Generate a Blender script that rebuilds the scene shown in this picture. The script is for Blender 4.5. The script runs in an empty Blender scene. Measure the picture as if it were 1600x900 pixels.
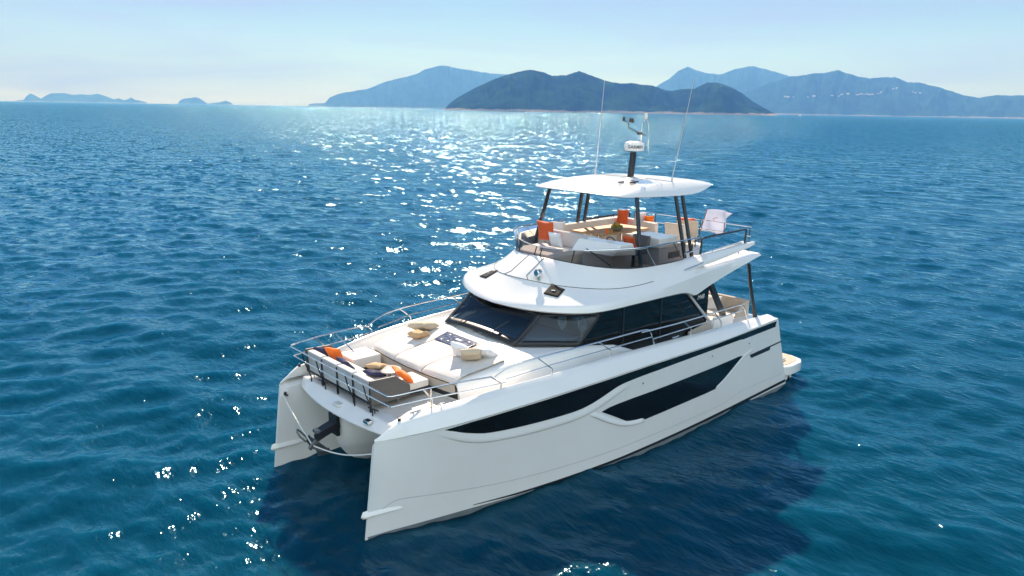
import bpy, bmesh, math, random
import numpy as np
from mathutils import Vector, Matrix, noise as mnoise

random.seed(7)
rng = np.random.default_rng(7)
S = bpy.context.scene
C = S.collection
rad = math.radians

# ------------------------------------------------------------------ camera
CAM = np.array([19.731, 12.4635, 7.6705])
YAW, PITCH, ROLL = -2.317654, -0.236821, 0.0166006
FPX = 1159.9                       # focal length in pixels of a 1600 wide frame
cf = np.array([math.cos(PITCH) * math.cos(YAW), math.cos(PITCH) * math.sin(YAW), math.sin(PITCH)])
cr = np.array([math.sin(YAW), -math.cos(YAW), 0.0])
cu = np.cross(cr, cf)
r2 = math.cos(ROLL) * cr + math.sin(ROLL) * cu
u2 = -math.sin(ROLL) * cr + math.cos(ROLL) * cu
cam = bpy.data.cameras.new('camera')
camo = bpy.data.objects.new('camera', cam)
C.objects.link(camo)
camo.matrix_world = Matrix(((r2[0], u2[0], -cf[0], CAM[0]), (r2[1], u2[1], -cf[1], CAM[1]),
                            (r2[2], u2[2], -cf[2], CAM[2]), (0, 0, 0, 1)))
cam.sensor_width = 36.0
cam.lens = 36.0 * FPX / 1600.0
cam.clip_start = 0.1
cam.clip_end = 60000
S.camera = camo

# ------------------------------------------------------------------ light
SUN_AZ = -129.0                    # direction towards the sun, degrees from +x
SUN_EL = 39.0
sd = Vector((math.cos(rad(SUN_EL)) * math.cos(rad(SUN_AZ)), math.cos(rad(SUN_EL)) * math.sin(rad(SUN_AZ)), math.sin(rad(SUN_EL))))
sun = bpy.data.lights.new('sun', 'SUN')
sun.energy = 4.15
sun.angle = rad(0.5)
sun.color = (1.0, 0.87, 0.80)
suno = bpy.data.objects.new('sun', sun)
C.objects.link(suno)
suno.rotation_euler = sd.to_track_quat('Z', 'Y').to_euler()
suno.location = (0, 0, 60)

W = bpy.data.worlds.new('World')
S.world = W
W.use_nodes = True
nt = W.node_tree
nt.nodes.clear()
N = nt.nodes.new
L = nt.links.new
sky = N('ShaderNodeTexSky')
sky.sky_type = 'NISHITA'
sky.sun_disc = False
sky.sun_elevation = rad(SUN_EL)
sky.sun_rotation = rad(90.0 - SUN_AZ)
sky.altitude = 0
sky.air_density = 1.0
sky.dust_density = 0.0
sky.ozone_density = 6.0
tc = N('ShaderNodeTexCoord')
mp = N('ShaderNodeMapping')
mp.inputs['Scale'].default_value = (1.3, 1.3, 11.0)
mp.inputs['Rotation'].default_value = (0.06, 0.05, 0.4)
L(tc.outputs['Generated'], mp.inputs['Vector'])
cn = N('ShaderNodeTexNoise')
cn.inputs['Scale'].default_value = 2.2
cn.inputs['Detail'].default_value = 7
cn.inputs['Roughness'].default_value = 0.62
cn.inputs['Distortion'].default_value = 0.6
L(mp.outputs[0], cn.inputs['Vector'])
cramp = N('ShaderNodeMapRange')
cramp.inputs[1].default_value = 0.52
cramp.inputs[2].default_value = 0.78
cramp.inputs[3].default_value = 0.0
cramp.inputs[4].default_value = 0.0
L(cn.outputs['Fac'], cramp.inputs[0])
# unseen bright veil, added opposite the sun to light the shaded port hull
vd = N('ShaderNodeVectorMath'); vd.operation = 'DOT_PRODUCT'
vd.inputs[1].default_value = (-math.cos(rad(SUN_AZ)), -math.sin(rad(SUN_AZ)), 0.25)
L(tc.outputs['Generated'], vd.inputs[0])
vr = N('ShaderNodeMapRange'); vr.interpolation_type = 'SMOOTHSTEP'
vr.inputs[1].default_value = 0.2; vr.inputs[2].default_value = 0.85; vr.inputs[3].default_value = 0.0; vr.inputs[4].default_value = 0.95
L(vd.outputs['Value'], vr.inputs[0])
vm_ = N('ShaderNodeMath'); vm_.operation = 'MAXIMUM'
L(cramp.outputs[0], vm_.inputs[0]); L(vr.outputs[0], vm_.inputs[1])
# pale, slightly streaky veil low in the sky
sx = N('ShaderNodeSeparateXYZ'); L(tc.outputs['Generated'], sx.inputs[0])
lv = N('ShaderNodeMapRange'); lv.interpolation_type = 'SMOOTHSTEP'
lv.inputs[1].default_value = 0.13; lv.inputs[2].default_value = 0.26; lv.inputs[3].default_value = 1.0; lv.inputs[4].default_value = 0.0
L(sx.outputs['Z'], lv.inputs[0])
st = N('ShaderNodeMapRange'); st.inputs[1].default_value = 0.38; st.inputs[2].default_value = 0.70; st.inputs[3].default_value = 0.20; st.inputs[4].default_value = 0.90
L(cn.outputs['Fac'], st.inputs[0])
lm = N('ShaderNodeMath'); lm.operation = 'MULTIPLY'; L(lv.outputs[0], lm.inputs[0]); L(st.outputs[0], lm.inputs[1])
vmix = N('ShaderNodeMixRGB'); vmix.inputs[2].default_value = (4.5, 4.5, 11.0, 1)
L(lm.outputs[0], vmix.inputs[0]); L(sky.outputs[0], vmix.inputs[1])
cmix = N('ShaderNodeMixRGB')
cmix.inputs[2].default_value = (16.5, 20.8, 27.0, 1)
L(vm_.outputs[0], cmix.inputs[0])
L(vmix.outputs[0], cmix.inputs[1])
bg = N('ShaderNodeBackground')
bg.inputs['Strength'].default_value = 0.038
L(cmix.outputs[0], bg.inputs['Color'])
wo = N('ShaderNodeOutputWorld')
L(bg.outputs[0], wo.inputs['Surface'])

S.view_settings.view_transform = 'Standard'
S.view_settings.look = 'None'
S.view_settings.exposure = 1.2
S.view_settings.gamma = 1.0
S.view_settings.use_curve_mapping = False
try: S.cycles.sampling_pattern = 'BLUE_NOISE'
except Exception: pass
S.cycles.max_bounces = 8
S.cycles.transparent_max_bounces = 12
S.cycles.volume_bounces = 0
S.cycles.use_denoising = True
S.cycles.use_adaptive_sampling = False
S.cycles.sample_clamp_indirect = 8.0
S.cycles.caustics_reflective = False
S.cycles.caustics_refractive = False

# ------------------------------------------------------------------ helpers
def empty(name, loc=(0, 0, 0)):
    o = bpy.data.objects.new(name, None)
    C.objects.link(o)
    o.location = loc
    o.empty_display_size = 0.2
    return o


def tag(o, label=None, cat=None, group=None, kind=None):
    if label: o['label'] = label
    if cat: o['category'] = cat
    if group: o['group'] = group
    if kind: o['kind'] = kind
    return o


def link(name, me, mat=None, parent=None, smooth=True, ang=35, bevel=0, seg=2):
    me.validate()
    o = bpy.data.objects.new(name, me)
    C.objects.link(o)
    if mat: me.materials.append(mat)
    if smooth:
        me.polygons.foreach_set('use_smooth', [True] * len(me.polygons))
        try: me.set_sharp_from_angle(angle=rad(ang))
        except Exception: pass
    if bevel:
        m = o.modifiers.new('bevel', 'BEVEL')
        m.width = bevel; m.segments = seg; m.limit_method = 'ANGLE'; m.angle_limit = rad(30)
        m.harden_normals = True
    if parent: o.parent = parent
    return o


def mesh(name, v, f, mat=None, parent=None, fix=True, **k):
    me = bpy.data.meshes.new(name)
    me.from_pydata([tuple(map(float, p)) for p in v], [], f)
    me.update()
    if fix:
        bm = bmesh.new(); bm.from_mesh(me)
        bmesh.ops.remove_doubles(bm, verts=bm.verts, dist=1e-5)
        bmesh.ops.recalc_face_normals(bm, faces=bm.faces)
        bm.to_mesh(me); bm.free()
    return link(name, me, mat, parent, **k)


class MB:
    """collects shapes of one part"""
    def __init__(s): s.v = []; s.f = []
    def add(s, v, f):
        b = len(s.v); s.v += [tuple(map(float, p)) for p in v]; s.f += [tuple(i + b for i in q) for q in f]; return s
    def box(s, a, b, M=None):
        (x0, y0, z0), (x1, y1, z1) = a, b
        v = [(x0, y0, z0), (x1, y0, z0), (x1, y1, z0), (x0, y1, z0), (x0, y0, z1), (x1, y0, z1), (x1, y1, z1), (x0, y1, z1)]
        if M is not None: v = [tuple(M @ Vector(p)) for p in v]
        return s.add(v, [(0, 3, 2, 1), (4, 5, 6, 7), (0, 1, 5, 4), (1, 2, 6, 5), (2, 3, 7, 6), (3, 0, 4, 7)])
    def tube(s, pts, r, n=8, closed=False):
        P = [Vector(p) for p in pts]
        m = len(P); rr = r if hasattr(r, '__len__') else [r] * m
        vs = []; fs = []; up = None
        for i, p in enumerate(P):
            if closed: d = P[(i + 1) % m] - P[i - 1]
            elif i == 0: d = P[1] - P[0]
            elif i == m - 1: d = P[-1] - P[-2]
            else: d = (P[i + 1] - P[i]).normalized() + (P[i] - P[i - 1]).normalized()
            d.normalize()
            if up is None:
                up = Vector((0, 0, 1)) if abs(d.z) < 0.9 else Vector((1, 0, 0))
            a = d.cross(up)
            if a.length < 1e-4: a = d.cross(Vector((0.3, 1, 0.2)))
            a.normalize(); b = a.cross(d).normalized(); up = b
            for k in range(n):
                t = 2 * math.pi * k / n
                vs.append(p + (a * math.cos(t) + b * math.sin(t)) * rr[i])
        for i in range(m if closed else m - 1):
            j = (i + 1) % m
            for k in range(n):
                fs.append((i * n + k, i * n + (k + 1) % n, j * n + (k + 1) % n, j * n + k))
        if not closed:
            fs.append(tuple(reversed(range(n)))); fs.append(tuple(range((m - 1) * n, m * n)))
        return s.add(vs, fs)
    def lathe(s, prof, c=(0, 0, 0), n=20, M=None):
        vs = []; fs = []; m = len(prof)
        for (r, z) in prof:
            for k in range(n):
                t = 2 * math.pi * k / n
                p = Vector((r * math.cos(t), r * math.sin(t), z))
                if M is not None: p = M @ p
                vs.append(p + Vector(c))
        for i in range(m - 1):
            for k in range(n):
                fs.append((i * n + k, i * n + (k + 1) % n, (i + 1) * n + (k + 1) % n, (i + 1) * n + k))
        fs.append(tuple(reversed(range(n)))); fs.append(tuple(range((m - 1) * n, m * n)))
        return s.add(vs, fs)
    def prism(s, poly, d):
        """closed polygon (3D points) extruded along vector d"""
        n = len(poly); d = Vector(d)
        v = [Vector(p) for p in poly]; v += [p + d for p in v]
        f = [tuple(reversed(range(n))), tuple(range(n, 2 * n))]
        f += [(i, (i + 1) % n, n + (i + 1) % n, n + i) for i in range(n)]
        return s.add(v, f)
    def grid(s, rows, closed=False):
        b = []; n = len(rows[0])
        for r in rows: b += list(r)
        f = []
        for i in range(len(rows) - 1):
            for k in range(n if closed else n - 1):
                f.append((i * n + k, i * n + (k + 1) % n, (i + 1) * n + (k + 1) % n, (i + 1) * n + k))
        return s.add(b, f)
    def build(s, name, mat, parent=None, **k):
        return mesh(name, s.v, s.f, mat, parent, **k)


def smooth_path(pts, it=2):
    P = [np.array(p, float) for p in pts]
    for _ in range(it):
        Q = [P[0]]
        for a, b in zip(P[:-1], P[1:]):
            Q += [a * .75 + b * .25, a * .25 + b * .75]
        P = Q + [P[-1]]
    return P


def resample(pts, n):
    P = np.array(pts, float)
    d = np.concatenate([[0], np.cumsum(np.linalg.norm(np.diff(P, axis=0), axis=1))])
    t = np.linspace(0, d[-1], n)
    return np.stack([np.interp(t, d, P[:, k]) for k in range(P.shape[1])], 1)


def mirror(p): return (p[0], -p[1], p[2])


# ------------------------------------------------------------------ materials
def mat(name, col, rough=0.5, metal=0.0, coat=0.0, var=0.06, scale=3.0, bump=0.0, bscale=60, spec=0.5, sheen=0.0, rvar=0.05):
    m = bpy.data.materials.new(name); m.use_nodes = True
    t = m.node_tree; b = t.nodes['Principled BSDF']
    tc = t.nodes.new('ShaderNodeTexCoord')
    n = t.nodes.new('ShaderNodeTexNoise'); n.inputs['Scale'].default_value = scale; n.inputs['Detail'].default_value = 5
    t.links.new(tc.outputs['Object'], n.inputs['Vector'])
    mr = t.nodes.new('ShaderNodeMapRange'); mr.inputs[1].default_value = .3; mr.inputs[2].default_value = .7
    mr.inputs[3].default_value = 1 - var; mr.inputs[4].default_value = 1 + var
    t.links.new(n.outputs['Fac'], mr.inputs[0])
    mx = t.nodes.new('ShaderNodeMixRGB'); mx.blend_type = 'MULTIPLY'; mx.inputs[0].default_value = 1
    mx.inputs[1].default_value = (*col, 1)
    t.links.new(mr.outputs[0], mx.inputs[2]); t.links.new(mx.outputs[0], b.inputs['Base Color'])
    r = t.nodes.new('ShaderNodeMapRange'); r.inputs[1].default_value = .3; r.inputs[2].default_value = .7
    r.inputs[3].default_value = max(0, rough - rvar); r.inputs[4].default_value = min(1, rough + rvar)
    t.links.new(n.outputs['Fac'], r.inputs[0]); t.links.new(r.outputs[0], b.inputs['Roughness'])
    b.inputs['Metallic'].default_value = metal
    b.inputs['Coat Weight'].default_value = coat
    b.inputs['Coat Roughness'].default_value = 0.06
    b.inputs['Specular IOR Level'].default_value = spec
    b.inputs['Sheen Weight'].default_value = sheen
    if bump:
        bn = t.nodes.new('ShaderNodeTexNoise'); bn.inputs['Scale'].default_value = bscale; bn.inputs['Detail'].default_value = 4
        t.links.new(tc.outputs['Object'], bn.inputs['Vector'])
        bp = t.nodes.new('ShaderNodeBump'); bp.inputs['Strength'].default_value = bump; bp.inputs['Distance'].default_value = 0.01
        t.links.new(bn.outputs['Fac'], bp.inputs['Height']); t.links.new(bp.outputs[0], b.inputs['Normal'])
    return m


def glass(name, tint, rough=0.0, refl=1.0):
    m = bpy.data.materials.new(name); m.use_nodes = True
    t = m.node_tree; t.nodes.clear()
    o = t.nodes.new('ShaderNodeOutputMaterial')
    tr = t.nodes.new('ShaderNodeBsdfTransparent'); tr.inputs[0].default_value = (*tint, 1)
    gl = t.nodes.new('ShaderNodeBsdfGlossy'); gl.inputs['Roughness'].default_value = rough
    gl.inputs['Color'].default_value = (0.95, 0.97, 1, 1)
    fr = t.nodes.new('ShaderNodeFresnel'); fr.inputs[0].default_value = 1.5
    mu = t.nodes.new('ShaderNodeMath'); mu.operation = 'MULTIPLY'; mu.inputs[1].default_value = refl
    tc = t.nodes.new('ShaderNodeTexCoord'); n = t.nodes.new('ShaderNodeTexNoise'); n.inputs['Scale'].default_value = 1.2
    bp = t.nodes.new('ShaderNodeBump'); bp.inputs['Strength'].default_value = 0.03; bp.inputs['Distance'].default_value = 0.07
    t.links.new(tc.outputs['Object'], n.inputs['Vector']); t.links.new(n.outputs['Fac'], bp.inputs['Height'])
    t.links.new(bp.outputs[0], gl.inputs['Normal'])
    t.links.new(fr.outputs[0], mu.inputs[0])
    mx = t.nodes.new('ShaderNodeMixShader')
    t.links.new(mu.outputs[0], mx.inputs[0]); t.links.new(tr.outputs[0], mx.inputs[1]); t.links.new(gl.outputs[0], mx.inputs[2])
    t.links.new(mx.outputs[0], o.inputs['Surface'])
    return m


def stripes(name, c1, c2, scale, rough=.85):
    m = mat(name, c1, rough, bump=.4, bscale=120)
    t = m.node_tree; b = t.nodes['Principled BSDF']
    tc = t.nodes.new('ShaderNodeTexCoord')
    w = t.nodes.new('ShaderNodeTexWave'); w.inputs['Scale'].default_value = scale; w.inputs['Distortion'].default_value = 1.2
    w.inputs['Detail'].default_value = 1; w.inputs['Detail Scale'].default_value = 6
    w.bands_direction = 'DIAGONAL'
    t.links.new(tc.outputs['Object'], w.inputs['Vector'])
    r = t.nodes.new('ShaderNodeMixRGB'); r.inputs[1].default_value = (*c1, 1); r.inputs[2].default_value = (*c2, 1)
    t.links.new(w.outputs['Fac'], r.inputs[0]); t.links.new(r.outputs[0], b.inputs['Base Color'])
    return m


def planks(name, col, axis='Y', pitch=0.07):
    """teak-look deck: thin dark caulking lines"""
    m = mat(name, col, .6, var=.12, scale=8)
    t = m.node_tree; b = t.nodes['Principled BSDF']
    src = b.inputs['Base Color'].links[0].from_socket
    tc = t.nodes.new('ShaderNodeTexCoord'); sp = t.nodes.new('ShaderNodeSeparateXYZ')
    t.links.new(tc.outputs['Object'], sp.inputs[0])
    a = t.nodes.new('ShaderNodeMath'); a.operation = 'DIVIDE'; a.inputs[1].default_value = pitch
    t.links.new(sp.outputs[axis], a.inputs[0])
    f = t.nodes.new('ShaderNodeMath'); f.operation = 'FRACT'; t.links.new(a.outputs[0], f.inputs[0])
    g = t.nodes.new('ShaderNodeMath'); g.operation = 'LESS_THAN'; g.inputs[1].default_value = .1
    t.links.new(f.outputs[0], g.inputs[0])
    x = t.nodes.new('ShaderNodeMixRGB'); x.inputs[2].default_value = (col[0] * .35, col[1] * .33, col[2] * .3, 1)
    t.links.new(g.outputs[0], x.inputs[0]); t.links.new(src, x.inputs[1]); t.links.new(x.outputs[0], b.inputs['Base Color'])
    return m


M = {}
M['gel'] = mat('white_gelcoat', (.80, .785, .765), .22, coat=.6, var=.02, scale=1.2, bump=.5, bscale=1.4)
M['gelmat'] = mat('matt_white_deck', (.78, .77, .75), .5, var=.03, scale=5, bump=.15, bscale=220)
M['nonskid'] = mat('nonskid_deck', (.66, .60, .54), .65, var=.05, scale=6, bump=.5, bscale=260)
M['antifoul'] = mat('grey_antifouling', (.16, .18, .19), .6, var=.2, scale=4)
M['black'] = mat('black_trim', (.012, .013, .014), .4)
M['panel'] = glass('dark_screen', (.36, .33, .33), refl=1.0)
M['seam'] = mat('dark_seam', (.10, .10, .10), .6)
M['glassdark'] = mat('dark_tinted_glass', (.006, .008, .008), .04, var=.3, spec=.5, rvar=.0)
M['ws'] = glass('windscreen_glass', (.42, .54, .62), refl=0.8)
M['smoke'] = glass('smoked_glass', (.52, .465, .44), refl=1.0)
M['steel'] = mat('polished_steel', (.75, .74, .72), .12, metal=1.0)
M['anod'] = mat('dark_metal', (.05, .05, .055), .35, metal=.7)
M['carbon'] = mat('black_pillar', (.012, .013, .017), .3, coat=.4)
M['grey'] = mat('grey_panel', (.085, .085, .085), .5, var=.1, bump=.1)
M['cush'] = mat('offwhite_cushion', (.69, .635, .585), .85, var=.05, scale=4, bump=.35, bscale=40, sheen=.2)
M['cushgrey'] = mat('pale_grey_fabric', (.52, .52, .53), .9, var=.06, scale=4, bump=.3, bscale=60, sheen=.2)
M['cushbeige'] = mat('warm_beige_fabric', (.50, .43, .36), .9, var=.08, scale=4, bump=.3, bscale=60)
M['orange'] = mat('orange_fabric', (.92, .17, .006), .85, var=.12, scale=9, bump=.3, bscale=50, sheen=.2)
M['rust'] = mat('burnt_orange_fabric', (.60, .085, .012), .85, var=.12, scale=9, bump=.3, bscale=50, sheen=.2)
M['navy'] = mat('navy_fabric', (.028, .034, .085), .9, var=.15, scale=9, bump=.3, bscale=50)
M['whitefab'] = mat('white_fabric', (.74, .75, .78), .9, var=.05, scale=7, bump=.3, bscale=40)
M['tan'] = mat('tan_fabric', (.50, .33, .18), .9, var=.1, scale=9, bump=.3, bscale=50)
M['stripe'] = stripes('tan_striped_fabric', (.66, .58, .46), (.38, .29, .19), 16)
M['teak'] = planks('teak_decking', (.42, .34, .26))
M['wood'] = planks('varnished_wood', (.50, .29, .13), 'Y', .12)
M['tabletop'] = mat('grey_stone_top', (.27, .26, .255), .35, var=.12, scale=20)
M['hatch'] = mat('smoked_roof_hatch', (.03, .028, .028), .75, spec=.08)
M['solar'] = mat('dark_blue_hatch', (.035, .05, .10), .15, var=.25, scale=14)
M['lens'] = mat('lamp_lens', (.8, .8, .78), .1)
M['rope'] = mat('white_rope', (.72, .72, .68), .9, bump=.6, bscale=90)
M['iron'] = mat('galvanised_anchor', (.20, .20, .20), .45, metal=.6, var=.2, scale=12)
M['flag'] = mat('thin_white_flag', (.74, .74, .84), .9, var=.08, scale=3)
M['redink'] = mat('red_print', (.62, .30, .32), .8)
M['ink'] = mat('dark_lettering', (.03, .035, .05), .5)
M['whiteink'] = mat('white_lettering', (.8, .8, .8), .5)
M['interior'] = mat('dim_interior', (.05, .05, .05), .7)
M['dash'] = mat('beige_dash', (.50, .45, .38), .7)
M['hood'] = mat('slate_hood', (.20, .25, .30), .6)

# ------------------------------------------------------------------ sea
def build_sea():
    rs = np.exp(np.linspace(math.log(2.5), math.log(9900.0), 1500))
    a0 = YAW
    da = []
    dense = np.arange(-0.78, 0.78, 0.0026)
    sparse = np.linspace(0.78, 2 * math.pi - 0.78, 160)[:-1]
    A = np.concatenate([dense, sparse]) + a0
    nA, nR = len(A), len(rs)
    X = CAM[0] + rs[:, None] * np.cos(A)[None, :]
    Y = CAM[1] + rs[:, None] * np.sin(A)[None, :]
    Z = np.zeros_like(X)
    X0, Y0 = X.copy(), Y.copy()
    gap = np.maximum(rs * (math.log(9900 / 2.5) / 1500), rs * 0.0026)[:, None]
    wind = rad(-152)               # travel direction of the chop
    R = np.random.default_rng(5)
    for k in range(110):
        lam = 0.40 * (7.0 / 0.40) ** R.random()
        th = wind + R.normal(0, 0.62)
        kk = 2 * math.pi / lam
        slope = 0.033 * (1.0 if lam < 1.5 else (.8 if lam < 3 else .42))
        amp = slope / kk * (0.6 + 0.8 * R.random())
        ph = R.random() * 2 * math.pi
        fade = np.clip((lam / gap - 3.0) / 4.0, 0, 1)
        arg = kk * (X0 * math.cos(th) + Y0 * math.sin(th)) + ph
        # gusty patches: amplitude varies over tens of metres
        env = 0.75 + 0.45 * np.sin(0.11 * kk ** .3 * (X0 * math.cos(th + 1.2) + Y0 * math.sin(th + 1.2)) + ph * 3)
        w = amp * fade * env
        Z += w * np.cos(arg)
        X -= w * 0.75 * math.cos(th) * np.sin(arg)
        Y -= w * 0.75 * math.sin(th) * np.sin(arg)
    # small rings thrown off where the hulls meet the water
    for (sx_, sy_, a_, lam, dec) in ((-1.6, 2.6, .022, .62, 3.2), (-1.8, -1.5, .020, .7, 3.5), (13.6, -1.9, .020, .55, 2.6), (13.7, 1.9, .012, .5, 1.8), (6.0, 3.2, .010, .5, 2.5)):
        q = np.hypot(X0 - sx_, Y0 - sy_)
        wob = .8 * np.sin(3.1 * np.arctan2(Y0 - sy_, X0 - sx_) + q)
        Z += a_ * np.exp(-q / dec) * np.cos(2 * math.pi * q / lam + wob) * np.clip(q * 2, 0, 1)
    Z = np.where(rs[:, None] < 900, Z, Z * 0.3)
    V = np.stack([X, Y, Z], -1).reshape(-1, 3)
    V = np.vstack([V, [[CAM[0], CAM[1], 0]]])
    i = np.arange(nR - 1)[:, None] * nA; j = np.arange(nA)[None, :]; j2 = (j + 1) % nA
    F = np.stack([i + j, i + nA + j, i + nA + j2, i + j2], -1).reshape(-1, 4)
    c = len(V) - 1
    T = np.array([[c, q, (q + 1) % nA] for q in range(nA)])
    me = bpy.data.meshes.new('sea_water')
    me.vertices.add(len(V)); me.vertices.foreach_set('co', V.astype(np.float32).ravel())
    nl = F.size + T.size
    me.loops.add(nl); me.loops.foreach_set('vertex_index', np.concatenate([F.ravel(), T.ravel()]).astype(np.int32))
    me.polygons.add(len(F) + len(T))
    st = np.concatenate([np.arange(len(F)) * 4, F.size + np.arange(len(T)) * 3])
    me.polygons.foreach_set('loop_start', st.astype(np.int32))
    me.polygons.foreach_set('use_smooth', np.ones(len(st), bool))
    me.update(calc_edges=True)
    at = me.attributes.new('ripple', 'FLOAT', 'POINT')
    d = np.concatenate([np.repeat(rs, nA), [0]])
    at.data.foreach_set('value', np.clip((np.log(d + 1) - math.log(20)) / (math.log(400) - math.log(20)), 0, 1).astype(np.float32))
    m = bpy.data.materials.new('sea_water'); m.use_nodes = True
    t = m.node_tree; b = t.nodes['Principled BSDF']
    g = t.nodes.new('ShaderNodeNewGeometry')
    at_n = t.nodes.new('ShaderNodeAttribute'); at_n.attribute_name = 'ripple'
    def vm(op, a, c=None, s=None):
        q = t.nodes.new('ShaderNodeVectorMath'); q.operation = op
        t.links.new(a, q.inputs[0])
        if c is not None:
            if isinstance(c, tuple): q.inputs[1].default_value = c
            else: t.links.new(c, q.inputs[1])
        if s is not None:
            if isinstance(s, float): q.inputs['Scale'].default_value = s
            else: t.links.new(s, q.inputs['Scale'])
        return q.outputs[0]
    # fine ripples: height bump near, random facet slopes everywhere
    mpn = t.nodes.new('ShaderNodeMapping'); mpn.inputs['Rotation'].default_value = (0, 0, -wind); mpn.inputs['Scale'].default_value = (1.0, .45, 1)
    t.links.new(g.outputs['Position'], mpn.inputs['Vector'])
    bh = t.nodes.new('ShaderNodeTexNoise'); bh.inputs['Scale'].default_value = 6.0; bh.inputs['Detail'].default_value = 2.5; bh.inputs['Roughness'].default_value = .5
    t.links.new(mpn.outputs[0], bh.inputs['Vector'])
    bp = t.nodes.new('ShaderNodeBump'); bp.inputs['Strength'].default_value = 1.0; bp.inputs['Distance'].default_value = 0.05
    t.links.new(bh.outputs['Fac'], bp.inputs['Height'])
    tot = None
    for sc, amp, dt in ((.42, .75, 1.5), (1.5, 1.1, 1.5), (6.0, .25, 2.0)):
        n = t.nodes.new('ShaderNodeTexNoise'); n.inputs['Scale'].default_value = sc; n.inputs['Detail'].default_value = dt
        n.inputs['Roughness'].default_value = .7
        t.links.new(mpn.outputs[0], n.inputs['Vector'])
        v = vm('SUBTRACT', n.outputs['Color'], (.5, .5, .5))
        v = vm('SCALE', v, s=amp)
        tot = v if tot is None else vm('ADD', tot, v)
    rr = t.nodes.new('ShaderNodeMapRange'); rr.inputs[3].default_value = 0.07; rr.inputs[4].default_value = 2.0
    t.links.new(at_n.outputs['Fac'], rr.inputs[0])
    tot = vm('MULTIPLY', tot, (1.0, 1.0, 0.0))
    tot = vm('SCALE', tot, s=rr.outputs[0])
    nn = vm('NORMALIZE', vm('ADD', bp.outputs[0], tot))
    t.links.new(nn, b.inputs['Normal'])
    b.inputs['IOR'].default_value = 1.25
    b.inputs['Specular IOR Level'].default_value = 0.0
    gl = t.nodes.new('ShaderNodeBsdfGlossy'); gl.inputs['Roughness'].default_value = 0.085; gl.inputs['Color'].default_value = (.50, .80, 1, 1)
    fz = t.nodes.new('ShaderNodeFresnel'); fz.inputs['IOR'].default_value = 1.27
    t.links.new(nn, gl.inputs['Normal']); t.links.new(nn, fz.inputs['Normal'])
    mxs = t.nodes.new('ShaderNodeMixShader')
    t.links.new(fz.outputs[0], mxs.inputs[0]); t.links.new(b.outputs[0], mxs.inputs[1]); t.links.new(gl.outputs[0], mxs.inputs[2])
    t.links.new(mxs.outputs[0], [q for q in t.nodes if q.type == 'OUTPUT_MATERIAL'][0].inputs['Surface'])
    b.inputs['Subsurface Weight'].default_value = 1.0
    b.inputs['Subsurface Radius'].default_value = (.3, 1.5, 2.0)
    b.inputs['Subsurface Scale'].default_value = 1.0
    b.inputs['Roughness'].default_value = 0.09
    # slow patches of colour in the water body
    pn = t.nodes.new('ShaderNodeTexNoise'); pn.inputs['Scale'].default_value = 0.05; pn.inputs['Detail'].default_value = 3
    t.links.new(g.outputs['Position'], pn.inputs['Vector'])
    cm = t.nodes.new('ShaderNodeMixRGB')
    cm.inputs[1].default_value = (.0006, .031, .055, 1); cm.inputs[2].default_value = (.001, .043, .084, 1)
    t.links.new(pn.outputs['Fac'], cm.inputs[0]); t.links.new(cm.outputs[0], b.inputs['Base Color'])
    me.materials.append(m)
    o = bpy.data.objects.new('sea_water', me); C.objects.link(o)
    tag(o, 'deep blue rippled sea with sun glitter around the catamaran', 'sea', kind='structure')


build_sea()

# ------------------------------------------------------------------ islands
def px_dir(px, py):
    d = r2 * (px - 800) / FPX + u2 * (450 - py) / FPX + cf
    return d


def hill_mat(name, c1, c2, scale):
    m = mat(name, c1, .9, var=.3, scale=.02)
    t = m.node_tree; b = t.nodes['Principled BSDF']
    g = t.nodes.new('ShaderNodeNewGeometry')
    b.inputs['Specular IOR Level'].default_value = 0.0
    n = t.nodes.new('ShaderNodeTexNoise'); n.inputs['Scale'].default_value = scale; n.inputs['Detail'].default_value = 9; n.inputs['Roughness'].default_value = .65
    t.links.new(g.outputs['Position'], n.inputs['Vector'])
    r = t.nodes.new('ShaderNodeMapRange'); r.inputs[1].default_value = .42; r.inputs[2].default_value = .62
    t.links.new(n.outputs['Fac'], r.inputs[0])
    x = t.nodes.new('ShaderNodeMixRGB'); x.inputs[1].default_value = (*c1, 1); x.inputs[2].default_value = (*c2, 1)
    t.links.new(r.outputs[0], x.inputs[0])
    # bare rock just above the waterline
    sp = t.nodes.new('ShaderNodeSeparateXYZ'); t.links.new(g.outputs['Position'], sp.inputs[0])
    n2 = t.nodes.new('ShaderNodeMath'); n2.operation = 'MULTIPLY_ADD'; n2.inputs[1].default_value = 16; n2.inputs[2].default_value = -2
    t.links.new(n.outputs['Fac'], n2.inputs[0])
    lt = t.nodes.new('ShaderNodeMath'); lt.operation = 'LESS_THAN'; t.links.new(sp.outputs['Z'], lt.inputs[0]); t.links.new(n2.outputs[0], lt.inputs[1])
    y = t.nodes.new('ShaderNodeMixRGB'); y.inputs[2].default_value = (.24, .20, .17, 1)
    t.links.new(lt.outputs[0], y.inputs[0]); t.links.new(x.outputs[0], y.inputs[1]); t.links.new(y.outputs[0], b.inputs['Base Color'])
    return m


HM = hill_mat('scrub_hillside', (.003, .016, .020), (.020, .050, .028), .012)
HEIGHT = {}


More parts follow.
